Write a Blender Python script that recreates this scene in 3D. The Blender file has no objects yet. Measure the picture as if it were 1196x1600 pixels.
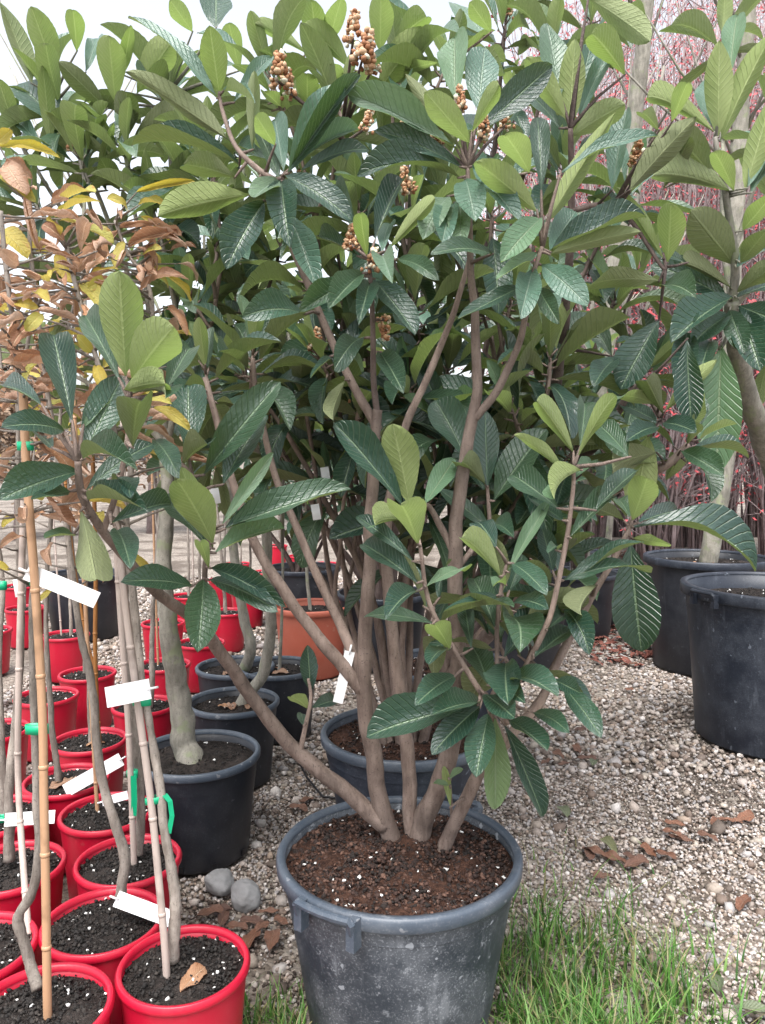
import bpy, math, random
import numpy as np
from mathutils import Vector, Matrix, Quaternion, noise

random.seed(11)
rng = np.random.default_rng(11)
S = bpy.context.scene
COL = S.collection

# ------------------------------------------------------------------ camera
CAM_H = 1.16
PITCH = math.radians(4.0)
FPX = 1204.0                     # focal length in pixels of the 1196x1600 photograph
cam = bpy.data.cameras.new("camera")
cam.sensor_fit = 'VERTICAL'; cam.sensor_height = 36.0; cam.sensor_width = 27.0
cam.lens = 36.0 * FPX / 1600.0
cam.clip_start = 0.05; cam.clip_end = 600
camo = bpy.data.objects.new("camera", cam); COL.objects.link(camo)
camo.location = (0, 0, CAM_H)
camo.rotation_euler = (math.radians(90) - PITCH, 0, 0)
S.camera = camo
CAMV = Vector((0, 0, CAM_H))

# ------------------------------------------------------------------ sky and sun (overcast)
SUN_EL, SUN_AZ = math.radians(64), math.radians(195)
W = bpy.data.worlds.new("World"); S.world = W; W.use_nodes = True
wn = W.node_tree.nodes; wl = W.node_tree.links
bg = wn["Background"]
sky = wn.new("ShaderNodeTexSky"); sky.sky_type = 'NISHITA'; sky.sun_disc = False
sky.sun_elevation = SUN_EL; sky.sun_rotation = SUN_AZ
sky.air_density = 1.0; sky.dust_density = 4.0; sky.ozone_density = 1.0
hs = wn.new("ShaderNodeHueSaturation"); hs.inputs['Saturation'].default_value = 0.30
wl.new(sky.outputs[0], hs.inputs['Color'])
wl.new(hs.outputs[0], bg.inputs['Color'])
bg.inputs['Strength'].default_value = 0.15
sun = bpy.data.lights.new("sun", 'SUN'); sun.energy = 1.5; sun.angle = math.radians(35); sun.color = (1.0, 0.97, 0.93)
suno = bpy.data.objects.new("sun", sun); COL.objects.link(suno)
sd = Vector((math.sin(SUN_AZ) * math.cos(SUN_EL), math.cos(SUN_AZ) * math.cos(SUN_EL), math.sin(SUN_EL)))
suno.rotation_euler = sd.to_track_quat('Z', 'Y').to_euler()
suno.location = (0, 0, 12)

S.view_settings.view_transform = 'Standard'; S.view_settings.look = 'None'
S.view_settings.exposure = 1.45; S.view_settings.gamma = 1.0
S.view_settings.use_curve_mapping = False
S.cycles.max_bounces = 5; S.cycles.diffuse_bounces = 3; S.cycles.glossy_bounces = 2; S.cycles.transmission_bounces = 3; S.cycles.transparent_max_bounces = 4

# ------------------------------------------------------------------ helpers: pixels and points
CP, SP = math.cos(PITCH), math.sin(PITCH)
def ray(px, py):
    xc = (px - 598) / FPX; yc = (800 - py) / FPX
    return Vector((xc, CP + yc * SP, -SP + yc * CP))
def at(px, py, Y):
    d = ray(px, py); return CAMV + d * (Y / d.y)
def onz(px, py, z):
    d = ray(px, py); return CAMV + d * ((z - CAM_H) / d.z)
def mpp(Y):                      # metres per pixel at distance Y
    return Y / FPX

# ------------------------------------------------------------------ helpers: objects
def tag(o, label=None, cat=None, group=None, kind=None):
    if label: o["label"] = label
    if cat: o["category"] = cat
    if group: o["group"] = group
    if kind: o["kind"] = kind
    return o
def empty(name, loc):
    o = bpy.data.objects.new(name, None); COL.objects.link(o); o.location = loc
    o.empty_display_size = 0.05
    return o
def par(o, root):
    p = Vector(root.location)
    if root.parent: p = p + Vector(root.parent.location)
    o.parent = root
    o.location = Vector(o.location) - p
    return o
def mesh(name, verts, faces, mat, smooth=True):
    me = bpy.data.meshes.new(name); me.from_pydata(verts, [], faces)
    if smooth: me.polygons.foreach_set('use_smooth', [True] * len(me.polygons))
    me.materials.append(mat); me.update()
    return me
def link(name, me, root=None, loc=None):
    o = bpy.data.objects.new(name, me); COL.objects.link(o)
    if loc is not None: o.location = loc
    if root is not None: par(o, root)
    return o

class MB:
    def __init__(s): s.v = []; s.f = []
    def add(s, v, f):
        n = len(s.v); s.v += v; s.f += [tuple(i + n for i in q) for q in f]
    def tube(s, pts, rad, n=8, cap=True):
        pts = [Vector(p) for p in pts]; m = len(pts)
        v = []; f = []
        t = (pts[1] - pts[0]).normalized()
        a = t.orthogonal().normalized()
        for i in range(m):
            t2 = (pts[min(i + 1, m - 1)] - pts[max(i - 1, 0)])
            if t2.length < 1e-9: t2 = t
            t2 = t2.normalized()
            a = (a - t2 * a.dot(t2))
            a = a.normalized() if a.length > 1e-6 else t2.orthogonal().normalized()
            b = t2.cross(a); t = t2
            r = rad[i] if isinstance(rad, (list, tuple)) else rad
            for k in range(n):
                an = 2 * math.pi * k / n
                v.append(tuple(pts[i] + (a * math.cos(an) + b * math.sin(an)) * r))
        for i in range(m - 1):
            for k in range(n):
                k2 = (k + 1) % n
                f.append((i * n + k, i * n + k2, (i + 1) * n + k2, (i + 1) * n + k))
        if cap:
            f.append(tuple(reversed(range(n)))); f.append(tuple((m - 1) * n + k for k in range(n)))
        s.add(v, f)
    def lathe(s, prof, n=48, c=(0, 0, 0)):
        v = []; f = []; m = len(prof)
        for (r, z) in prof:
            for k in range(n):
                an = 2 * math.pi * k / n
                v.append((c[0] + r * math.cos(an), c[1] + r * math.sin(an), c[2] + z))
        for i in range(m - 1):
            for k in range(n):
                k2 = (k + 1) % n
                f.append((i * n + k, i * n + k2, (i + 1) * n + k2, (i + 1) * n + k))
        s.add(v, f)
    def box(s, M, sx, sy, sz):
        v = []
        for z in (-.5, .5):
            for x, y in ((-.5, -.5), (.5, -.5), (.5, .5), (-.5, .5)):
                v.append(tuple(M @ Vector((x * sx, y * sy, z * sz))))
        s.add(v, [(3, 2, 1, 0), (4, 5, 6, 7), (0, 1, 5, 4), (1, 2, 6, 5), (2, 3, 7, 6), (3, 0, 4, 7)])
    def mesh(s, name, mat, smooth=True): return mesh(name, s.v, s.f, mat, smooth)

def smooth_path(pts, seg=5):
    """Catmull-Rom through 3D points (the last item of each point may carry a radius)."""
    P = [np.array(p, float) for p in pts]
    if len(P) < 3: return [list(P[0] + (P[1] - P[0]) * i / seg) for i in range(seg + 1)]
    out = []
    for i in range(len(P) - 1):
        p0 = P[max(i - 1, 0)]; p1 = P[i]; p2 = P[i + 1]; p3 = P[min(i + 2, len(P) - 1)]
        for k in range(seg):
            t = k / seg
            out.append(list(0.5 * ((2 * p1) + (p2 - p0) * t + (2 * p0 - 5 * p1 + 4 * p2 - p3) * t * t + (3 * p1 - p0 - 3 * p2 + p3) * t ** 3)))
    out.append(list(P[-1])); return out

ICO = None
def ico():
    global ICO
    if ICO is None:
        p = (1 + 5 ** .5) / 2
        v = np.array([(-1, p, 0), (1, p, 0), (-1, -p, 0), (1, -p, 0), (0, -1, p), (0, 1, p), (0, -1, -p), (0, 1, -p), (p, 0, -1), (p, 0, 1), (-p, 0, -1), (-p, 0, 1)], float)
        v /= np.linalg.norm(v[0])
        f = np.array([(0, 11, 5), (0, 5, 1), (0, 1, 7), (0, 7, 10), (0, 10, 11), (1, 5, 9), (5, 11, 4), (11, 10, 2), (10, 7, 6), (7, 1, 8), (3, 9, 4), (3, 4, 2), (3, 2, 6), (3, 6, 8), (3, 8, 9), (4, 9, 5), (2, 4, 11), (6, 2, 10), (8, 6, 7), (9, 8, 1)])
        ICO = (v, f)
    return ICO
def chunk_mesh(name, pos, size, cols, mat, flat=.75, jag=.18, smooth=True):
    """many small lumps in ONE mesh (gravel, clods, buds); pos Nx3, size N, cols Nx3"""
    v0, f0 = ico(); n = len(pos)
    sc = np.stack([rng.uniform(.75, 1.25, n), rng.uniform(.75, 1.25, n), rng.uniform(.6, 1.0, n) * flat / .8], 1)
    V = v0[None] * (1 + rng.normal(0, jag, (n, 12, 1))) * sc[:, None, :] * np.asarray(size)[:, None, None]
    an = rng.uniform(0, 6.283, n); ca, sa = np.cos(an), np.sin(an)
    x = V[..., 0] * ca[:, None] - V[..., 1] * sa[:, None]; y = V[..., 0] * sa[:, None] + V[..., 1] * ca[:, None]
    tl = rng.normal(0, .35, n); ct, st = np.cos(tl), np.sin(tl)
    z = V[..., 2] * ct[:, None] + x * st[:, None]; x = x * ct[:, None] - V[..., 2] * st[:, None]
    V = np.stack([x, y, z], 2) + np.asarray(pos)[:, None, :]
    F = (f0[None] + (np.arange(n) * 12)[:, None, None]).reshape(-1, 3)
    me = bpy.data.meshes.new(name)
    me.vertices.add(n * 12); me.vertices.foreach_set('co', V.reshape(-1).astype(np.float32))
    me.loops.add(F.size); me.loops.foreach_set('vertex_index', F.reshape(-1).astype(np.int32))
    me.polygons.add(len(F)); me.polygons.foreach_set('loop_start', np.arange(0, F.size, 3, dtype=np.int32))
    me.polygons.foreach_set('loop_total', np.full(len(F), 3, np.int32))
    if smooth: me.polygons.foreach_set('use_smooth', np.ones(len(F), bool))
    ca_ = me.color_attributes.new('Col', 'FLOAT_COLOR', 'POINT')
    c4 = np.concatenate([np.repeat(np.asarray(cols), 12, 0), np.ones((n * 12, 1))], 1).astype(np.float32)
    ca_.data.foreach_set('color', c4.reshape(-1))
    me.materials.append(mat); me.update(calc_edges=True)
    return me

# ------------------------------------------------------------------ materials
def newmat(name):
    m = bpy.data.materials.new(name); m.use_nodes = True
    nt = m.node_tree; b = nt.nodes['Principled BSDF']
    return m, nt, b
class N:
    """tiny node-building helper"""
    def __init__(s, nt): s.nt = nt
    def node(s, t, **kw):
        n = s.nt.nodes.new(t)
        for k, v in kw.items(): setattr(n, k, v)
        return n
    def put(s, sock, val):
        if hasattr(val, 'is_output') or isinstance(val, bpy.types.NodeSocket): s.nt.links.new(val, sock)
        elif isinstance(val, (tuple, list)) and len(val) == 3 and len(sock.default_value) == 4: sock.default_value = (*val, 1)
        else: sock.default_value = val
    def math(s, op, a, b=None, c=None, clamp=False):
        n = s.node('ShaderNodeMath', operation=op, use_clamp=clamp); s.put(n.inputs[0], a)
        if b is not None: s.put(n.inputs[1], b)
        if c is not None: s.put(n.inputs[2], c)
        return n.outputs[0]
    def mix(s, fac, a, b):
        n = s.node('ShaderNodeMix', data_type='RGBA'); s.put(n.inputs[0], fac); s.put(n.inputs[6], a); s.put(n.inputs[7], b)
        return n.outputs[2]
    def noise(s, scale, vec=None, detail=4, rough=.6):
        n = s.node('ShaderNodeTexNoise'); n.inputs['Scale'].default_value = scale; n.inputs['Detail'].default_value = detail; n.inputs['Roughness'].default_value = rough
        if vec is not None: s.put(n.inputs['Vector'], vec)
        return n.outputs[0]
    def smooth(s, val, lo, hi, to0=0., to1=1.):
        n = s.node('ShaderNodeMapRange', interpolation_type='SMOOTHSTEP'); s.put(n.inputs[0], val)
        n.inputs[1].default_value = lo; n.inputs[2].default_value = hi; n.inputs[3].default_value = to0; n.inputs[4].default_value = to1
        return n.outputs[0]
    def coord(s, what='Object', scale=(1, 1, 1)):
        t = s.node('ShaderNodeTexCoord'); mp = s.node('ShaderNodeMapping'); mp.inputs['Scale'].default_value = scale
        s.nt.links.new(t.outputs[what], mp.inputs[0]); return mp.outputs[0]
    def bump(s, h, strength, dist, b):
        n = s.node('ShaderNodeBump'); n.inputs['Strength'].default_value = strength; n.inputs['Distance'].default_value = dist
        s.put(n.inputs['Height'], h); s.nt.links.new(n.outputs[0], b.inputs['Normal']); return n.outputs[0]

def leaf_material(name, topA, topB, veinT, undA, undB, rough=.38, trans=.16, edge=None, blotch=None, sheen=.05, tint=(.25, .42, .06)):
    m, nt, b = newmat(name); q = N(nt)
    uv = q.node('ShaderNodeUVMap'); sp = q.node('ShaderNodeSeparateXYZ'); nt.links.new(uv.outputs[0], sp.inputs[0])
    u, v = sp.outputs[0], sp.outputs[1]
    au = q.math('MULTIPLY', q.math('ABSOLUTE', q.math('SUBTRACT', u, .5)), 2)
    ph = q.math('MULTIPLY', q.math('SUBTRACT', v, q.math('MULTIPLY', au, .17)), 15)
    pp = q.math('PINGPONG', ph, .5)
    vein = q.smooth(pp, 0, .13, 1, 0)
    mid = q.smooth(au, .025, .085, 1, 0)
    oi = q.node('ShaderNodeObjectInfo'); rnd = oi.outputs['Random']
    obj = q.coord('Object', (1, 1, 1))
    nz = q.noise(5, obj, 4, .65)
    big = q.math('ADD', q.math('MULTIPLY', rnd, .75), q.math('MULTIPLY', q.math('SUBTRACT', nz, .5), .9), clamp=True)
    top = q.mix(big, topA, topB)
    r2 = q.math('FRACT', q.math('MULTIPLY', rnd, 7.31))
    top = q.mix(q.smooth(r2, .5, 1., 0., .32), top, (topB[0] * 1.5, topB[1] * 1.08, topB[2] * .55))
    top = q.mix(q.math('MULTIPLY', vein, .30), top, veinT)
    top = q.mix(q.math('MULTIPLY', mid, .75), top, veinT)
    und = q.mix(big, undA, undB)
    und = q.mix(q.math('ADD', q.math('MULTIPLY', vein, .25), q.math('MULTIPLY', mid, .5), clamp=True), und, tuple(min(1, c * 1.5 + .02) for c in undB))
    if blotch:
        nb = q.noise(3.2, obj, 5, .7)
        mk = q.smooth(nb, .60, .72)
        top = q.mix(q.math('MULTIPLY', mk, .8), top, blotch); und = q.mix(q.math('MULTIPLY', mk, .7), und, blotch)
    if edge:
        ed = q.math('MULTIPLY', q.smooth(q.math('ADD', au, q.math('MULTIPLY', nz, .5)), 1.1, 1.35), .8)
        top = q.mix(ed, top, edge)
    geo = q.node('ShaderNodeNewGeometry'); bf = geo.outputs['Backfacing']
    colr = q.mix(bf, top, und)
    q.put(b.inputs['Base Color'], colr)
    q.put(b.inputs['Roughness'], q.math('ADD', rough, q.math('MULTIPLY', bf, .8 - rough)))
    b.inputs['Specular IOR Level'].default_value = .8
    b.inputs['Sheen Weight'].default_value = sheen; b.inputs['Sheen Roughness'].default_value = .4
    h = q.math('ADD', q.math('MULTIPLY', vein, -.8), q.math('MULTIPLY', mid, -1.0))
    h = q.math('ADD', h, q.math('ADD', q.math('MULTIPLY', q.noise(30, obj, 3), .16), q.math('MULTIPLY', q.noise(9, obj, 2), .35)))
    q.bump(h, .55, .012, b)
    tr = q.node('ShaderNodeBsdfTranslucent'); q.put(tr.inputs['Color'], q.mix(.5, colr, tint))
    ms = q.node('ShaderNodeMixShader'); ms.inputs[0].default_value = trans
    out = nt.nodes['Material Output']
    nt.links.new(b.outputs[0], ms.inputs[1]); nt.links.new(tr.outputs[0], ms.inputs[2]); nt.links.new(ms.outputs[0], out.inputs['Surface'])
    return m

M = {}
M['leaf'] = leaf_material('loquat_leaf', (.007, .034, .026), (.034, .086, .052), (.17, .25, .15), (.115, .135, .055), (.19, .22, .10), rough=.33, trans=.18)
M['young'] = leaf_material('loquat_young_leaf', (.09, .19, .10), (.18, .28, .17), (.28, .37, .23), (.22, .28, .09), (.34, .40, .17), rough=.42, trans=.38, sheen=.1)
M['pale'] = leaf_material('loquat_young_hazed_leaf', (.050, .120, .085), (.125, .215, .165), (.24, .33, .25), (.18, .22, .095), (.28, .33, .16), rough=.36, trans=.24, sheen=.08)  # paler young leaves, with sky haze and flare also painted into the colour
M['autumn_brown'] = leaf_material('dry_leaf', (.27, .12, .060), (.56, .38, .27), (.60, .42, .28), (.40, .23, .15), (.62, .46, .35), rough=.65, trans=.30, edge=(.22, .08, .03), blotch=(.34, .13, .04), tint=(.60, .34, .20))
M['autumn_yellow'] = leaf_material('yellow_leaf', (.48, .36, .05), (.38, .40, .09), (.58, .52, .16), (.46, .34, .08), (.54, .46, .18), rough=.55, trans=.36, edge=(.28, .10, .02), blotch=(.45, .22, .05), tint=(.62, .52, .06))
M['litter'] = leaf_material('fallen_leaf', (.07, .028, .018), (.20, .09, .05), (.22, .12, .07), (.12, .06, .04), (.22, .13, .09), rough=.6, trans=.06, tint=(.2, .1, .06))
M['litter_green'] = leaf_material('fallen_green_leaf', (.07, .10, .05), (.16, .18, .10), (.25, .26, .16), (.2, .2, .13), (.26, .25, .17), rough=.6, trans=.06, tint=(.2, .1, .06))

def bark_material(name, a, b_, moss=None, sc=(60, 60, 14)):
    m, nt, b = newmat(name); q = N(nt)
    co = q.coord('Object', sc); n1 = q.noise(1, co, 5, .65)
    n2 = q.noise(9, q.coord('Object'), 4, .6)
    oi = q.node('ShaderNodeObjectInfo')
    c = q.mix(q.smooth(n1, .3, .7), a, b_)
    c = q.mix(q.math('MULTIPLY', q.smooth(n2, .5, .75), .55), c, tuple(x * 1.7 for x in b_))
    c = q.mix(q.math('MULTIPLY', q.smooth(n2, .46, .3), .5), c, tuple(x * .45 for x in a))
    n4 = q.noise(260, q.coord('Object'), 2, .5)
    c = q.mix(q.math('MULTIPLY', q.smooth(n4, .60, .70), .55), c, tuple(x * .4 for x in a))
    if moss: c = q.mix(q.smooth(q.noise(16, q.coord('Object'), 3), .52, .66), c, moss)
    mxx = q.node('ShaderNodeHueSaturation'); q.put(mxx.inputs['Color'], c); q.put(mxx.inputs['Value'], q.math('ADD', .8, q.math('MULTIPLY', oi.outputs['Random'], .4)))
    q.put(b.inputs['Base Color'], mxx.outputs[0]); b.inputs['Roughness'].default_value = .8
    q.bump(q.math('ADD', n1, q.math('MULTIPLY', n2, .8)), .6, .006, b)
    return m
M['bark'] = bark_material('loquat_bark', (.125, .088, .072), (.235, .178, .15))
M['bark_dark'] = bark_material('loquat_bark_dark', (.075, .050, .045), (.15, .11, .098))
M['bark_grey'] = bark_material('grey_bark', (.17, .16, .13), (.30, .28, .24), moss=(.22, .24, .15))
M['bark_sapling'] = bark_material('sapling_bark', (.15, .125, .105), (.28, .245, .215), sc=(90, 90, 25))
M['bark_far'] = bark_material('far_twig_bark', (.20, .15, .15), (.32, .26, .26))

def bamboo_material(name, a, b_):
    m, nt, b = newmat(name); q = N(nt)
    n1 = q.noise(1, q.coord('Object', (150, 150, 6)), 4)
    c = q.mix(n1, a, b_)
    c = q.mix(q.math('MULTIPLY', q.smooth(q.noise(14, q.coord('Object'), 3), .52, .7), .6), c, tuple(x * .55 for x in a))
    q.put(b.inputs['Base Color'], c); b.inputs['Roughness'].default_value = .5
    q.bump(n1, .3, .003, b); return m
M['bamboo'] = bamboo_material('bamboo', (.36, .20, .11), (.48, .30, .18))
M['bamboo_pale'] = bamboo_material('pale_bamboo', (.36, .29, .25), (.50, .42, .38))
M['bamboo_brown'] = bamboo_material('brown_bamboo', (.22, .085, .02), (.34, .15, .04))

def plastic(name, col, dust, amount, rough=.42, scr=.5):
    m, nt, b = newmat(name); q = N(nt)
    ob = q.coord('Object')
    n1 = q.noise(6, ob, 6, .7); n2 = q.noise(55, ob, 3, .7); st = q.noise(1, q.coord('Object', (28, 28, 3)), 4, .6)
    n3 = q.noise(240, ob, 2, .6)
    d = q.math('MULTIPLY', q.smooth(n1, .40, .78), amount * .55)
    d = q.math('ADD', d, q.math('MULTIPLY', q.math('MULTIPLY', q.smooth(n3, .52, .70), q.smooth(n1, .3, .6)), scr * amount * .7))
    d = q.math('ADD', d, q.math('MULTIPLY', q.math('MULTIPLY', q.smooth(n2, .60, .66), q.smooth(st, .42, .62)), scr * amount * .8))
    d = q.math('ADD', d, q.math('MULTIPLY', q.smooth(st, .58, .72), .35 * amount), clamp=True)
    sp = q.noise(34, ob, 2, .5); sq = q.noise(11, ob, 5, .75)
    d = q.math('ADD', d, q.math('MULTIPLY', q.smooth(sp, .70, .725), 1.2 * amount), clamp=True)
    d = q.math('ADD', d, q.math('MULTIPLY', q.smooth(sq, .66, .70), .8 * amount), clamp=True)
    q.put(b.inputs['Base Color'], q.mix(d, col, dust))
    q.put(b.inputs['Roughness'], q.math('ADD', rough, q.math('MULTIPLY', d, .35), clamp=True))
    q.bump(q.math('ADD', n2, n1), .12, .003, b); return m
M['red'] = plastic('red_plastic', (.44, .005, .028), (.40, .10, .10), .20, .38)
M['black'] = plastic('black_plastic', (.012, .014, .020), (.10, .105, .12), .42, .42)
M['slate'] = plastic('dusty_slate_plastic', (.024, .031, .042), (.235, .25, .275), .85, .5, .9)
M['slate_rim'] = plastic('slate_rim_plastic', (.05, .066, .09), (.24, .25, .27), .45, .42, .6)
M['black_big'] = plastic('worn_black_plastic', (.014, .019, .031), (.15, .17, .205), .55, .45)
M['terracotta'] = plastic('terracotta_plastic', (.36, .085, .05), (.42, .22, .16), .3, .55)
def flat(name, col, rough=.5):
    m, nt, b = newmat(name); b.inputs['Base Color'].default_value = (*col, 1); b.inputs['Roughness'].default_value = rough
    return m
M['green_tie'] = flat('green_tie', (.0, .36, .17), .4)
M['hose'] = flat('hose', (.012, .012, .014), .4)
def tag_material():
    m, nt, b = newmat('white_tag'); q = N(nt)
    n = q.noise(40, q.coord('Object'), 2); c = q.mix(n, (.82, .82, .82), (.70, .71, .73))
    q.put(b.inputs['Base Color'], c); b.inputs['Roughness'].default_value = .45; return m
M['tag'] = tag_material()
M['ink'] = flat('grey_ink', (.30, .30, .33), .7)

def soil_material(name, a, b_, sc=70):
    m, nt, b = newmat(name); q = N(nt); ob = q.coord('Object')
    n1 = q.noise(sc, ob, 5, .75); n2 = q.noise(12, ob, 4)
    c = q.mix(q.smooth(n1, .35, .68), a, b_); c = q.mix(q.math('MULTIPLY', q.smooth(n2, .45, .7), .5), c, tuple(x * 1.6 for x in b_))
    q.put(b.inputs['Base Color'], c); b.inputs['Roughness'].default_value = .95; b.inputs['Specular IOR Level'].default_value = .2
    q.bump(n1, 1.0, .02, b); return m
M['soil_dark'] = soil_material('potting_soil', (.012, .010, .009), (.050, .040, .036))
M['soil_brown'] = soil_material('brown_bark_soil', (.030, .014, .010), (.105, .052, .035))
def vcol_material(name, rough, mul=1.0, nsc=90):
    m, nt, b = newmat(name); q = N(nt)
    a = q.node('ShaderNodeVertexColor'); a.layer_name = 'Col'
    n = q.noise(nsc, q.coord('Object'), 3)
    h = q.node('ShaderNodeHueSaturation'); q.put(h.inputs['Color'], a.outputs[0]); q.put(h.inputs['Value'], q.math('MULTIPLY', q.math('ADD', .65, q.math('MULTIPLY', n, .7)), mul))
    q.put(b.inputs['Base Color'], h.outputs[0]); b.inputs['Roughness'].default_value = rough
    q.bump(n, .3, .003, b); return m
M['chunk'] = vcol_material('small_lumps', .85)
M['stone'] = vcol_material('pebble_stone', .7)
def ground_material():
    m, nt, b = newmat('gravel_ground'); q = N(nt); ob = q.coord('Object')
    v = q.node('ShaderNodeTexVoronoi'); v.inputs['Scale'].default_value = 75; q.put(v.inputs['Vector'], ob)
    hs_ = q.node('ShaderNodeSeparateColor'); nt.links.new(v.outputs['Color'], hs_.inputs[0])
    c = q.mix(hs_.outputs[0], (.13, .105, .085), (.34, .30, .26))
    n1 = q.noise(1.6, ob, 5, .65); n3 = q.noise(30, ob, 4)
    dirt = q.mix(n3, (.055, .042, .034), (.15, .12, .095))
    c = q.mix(q.smooth(n1, .44, .62), c, dirt)
    q.put(b.inputs['Base Color'], c); b.inputs['Roughness'].default_value = .9
    q.bump(q.math('ADD', q.math('MULTIPLY', v.outputs['Distance'], -1.), q.math('MULTIPLY', n3, .4)), .8, .01, b); return m
M['ground'] = ground_material()
def grass_material():
    m, nt, b = newmat('grass_blade'); q = N(nt)
    a = q.node('ShaderNodeVertexColor'); a.layer_name = 'Col'
    q.put(b.inputs['Base Color'], a.outputs[0]); b.inputs['Roughness'].default_value = .5
    tr = q.node('ShaderNodeBsdfTranslucent'); q.put(tr.inputs['Color'], a.outputs[0])
    ms = q.node('ShaderNodeMixShader'); ms.inputs[0].default_value = .3
    nt.links.new(b.outputs[0], ms.inputs[1]); nt.links.new(tr.outputs[0], ms.inputs[2]); nt.links.new(ms.outputs[0], nt.nodes['Material Output'].inputs['Surface'])
    return m
M['grass'] = grass_material()
M['red_leaf'] = flat('red_shrub_leaf', (.42, .06, .07), .6)
M['bud'] = vcol_material('flower_bud', .8)

# ------------------------------------------------------------------ ground
gb = []; gf = []
gx = [-200, -40, -12] + [-5 + .25 * i for i in range(41)] + [12, 40, 200]
gy = [-200, -30, -4] + [0 + .25 * i for i in range(49)] + [20, 50, 400]
for j, y in enumerate(gy):
    for i, x in enumerate(gx):
        gb.append((x, y, .012 * noise.noise(Vector((x * 1.3, y * 1.3, 0))) - .012))
nx = len(gx)
for j in range(len(gy) - 1):
    for i in range(nx - 1):
        gf.append((j * nx + i, j * nx + i + 1, (j + 1) * nx + i + 1, (j + 1) * nx + i))
ground = link('ground', mesh('ground', gb, gf, M['ground']))
ground["kind"] = "structure"

# ------------------------------------------------------------------ pots
CIRC = []            # (x, y, r) of everything standing on the ground
def soil_mesh(name, R, mat, mound=.012, rough=.006, rings=14, n=44, seed=0):
    v = [(0, 0, mound)]; f = []
    for i in range(1, rings + 1):
        r = R * i / rings
        for k in range(n):
            a = 2 * math.pi * k / n; x, y = r * math.cos(a), r * math.sin(a)
            z = mound * (1 - (i / rings) ** 2) + rough * (noise.noise(Vector((x * 18 + seed, y * 18, seed))) + .7 * noise.noise(Vector((x * 50, y * 50 + seed, 3)))) * (1.6 if i < rings else 0)
            v.append((x, y, z))
    for k in range(n): f.append((0, 1 + k, 1 + (k + 1) % n))
    for i in range(rings - 1):
        for k in range(n):
            k2 = (k + 1) % n; a = 1 + i * n; b = a + n
            f.append((a + k, b + k, b + k2, a + k2))
    return mesh(name, v, f, mat)
def clod_mesh(name, R, count, smin, smax, palette, white=.04, mound=.012):
    rr = R * np.sqrt(rng.uniform(0, .96, count)); an = rng.uniform(0, 6.283, count)
    sz = rng.uniform(smin, smax, count) * rng.uniform(.5, 1.2, count)
    pos = np.stack([rr * np.cos(an), rr * np.sin(an), mound * (1 - (rr / R) ** 2) + sz * .2 + rng.uniform(-.003, .004, count)], 1)
    pal = np.array(palette); cols = pal[rng.integers(0, len(pal), count)] * rng.uniform(.6, 1.3, (count, 1))
    w = rng.uniform(0, 1, count) < white; cols[w] = (.75, .74, .72); sz[w] = rng.uniform(.0022, .0042, w.sum())
    return chunk_mesh(name, pos, sz, cols, M['chunk'], .8, .38, smooth=False)

def pot_meshes(key, R, H, mat, rimmat, lip, liph, taper, soil, soil_drop, clods, white, n=56):
    rb = R * taper; b = MB()
    wall = .004
    rin = R - lip
    b.lathe([(rb * .5, .004), (rb - .012, .004), (rb - .004, .0), (rb, .008), (rb + (rin - rb) * .5, H * .5), (rin, H - liph), (rin, H - .004), (rin - wall, H - .004), (rin - wall, H - soil_drop - .03)], n)
    body = b.mesh(key + '_body', mat)
    r = MB()
    r.lathe([(rin + .0005, H - liph), (R - .002, H - liph), (R, H - liph + .003), (R + .001, H - .006), (R - .002, H - .001), (R - lip * .5, H + .001), (rin - wall - .001, H - .001), (rin - wall - .001, H - .012)], n)
    rim = r.mesh(key + '_rim', rimmat)
    sr = rin - wall + .001
    so = soil_mesh(key + '_soil', sr, M[soil], seed=hash(key) % 17 if False else len(key))
    pal = {'soil_dark': [(.010, .008, .007), (.018, .015, .013), (.032, .026, .022), (.014, .011, .010)], 'soil_brown': [(.030, .014, .010), (.055, .027, .019), (.10, .052, .036), (.014, .009, .007), (.022, .012, .009)]}[soil]
    cl = clod_mesh(key + '_clods', sr, clods, .0011, .0042 if soil == 'soil_dark' else .0052, pal, white)
    return dict(body=body, rim=rim, soil=so, clods=cl, R=R, H=H, drop=soil_drop)
def place_pot(kind, x, y, label, group=None, rot=0, name='plant_pot', cat='plant pot'):
    root = empty(name, (x, y, 0)); tag(root, label, cat, group)
    P = PT[kind]
    for nm, key, z in (('pot_body', 'body', 0), ('rim', 'rim', 0), ('soil', 'soil', P['H'] - P['drop']), ('soil_clods', 'clods', P['H'] - P['drop'])):
        o = link(nm, P[key]); o.parent = root; o.location = (0, 0, z); o.rotation_euler = (0, 0, rot)
        if key == 'clods': o["kind"] = "stuff"
    CIRC.append((x, y, P['R'])); root['soil_z'] = P['H'] - P['drop']
    return root
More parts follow.
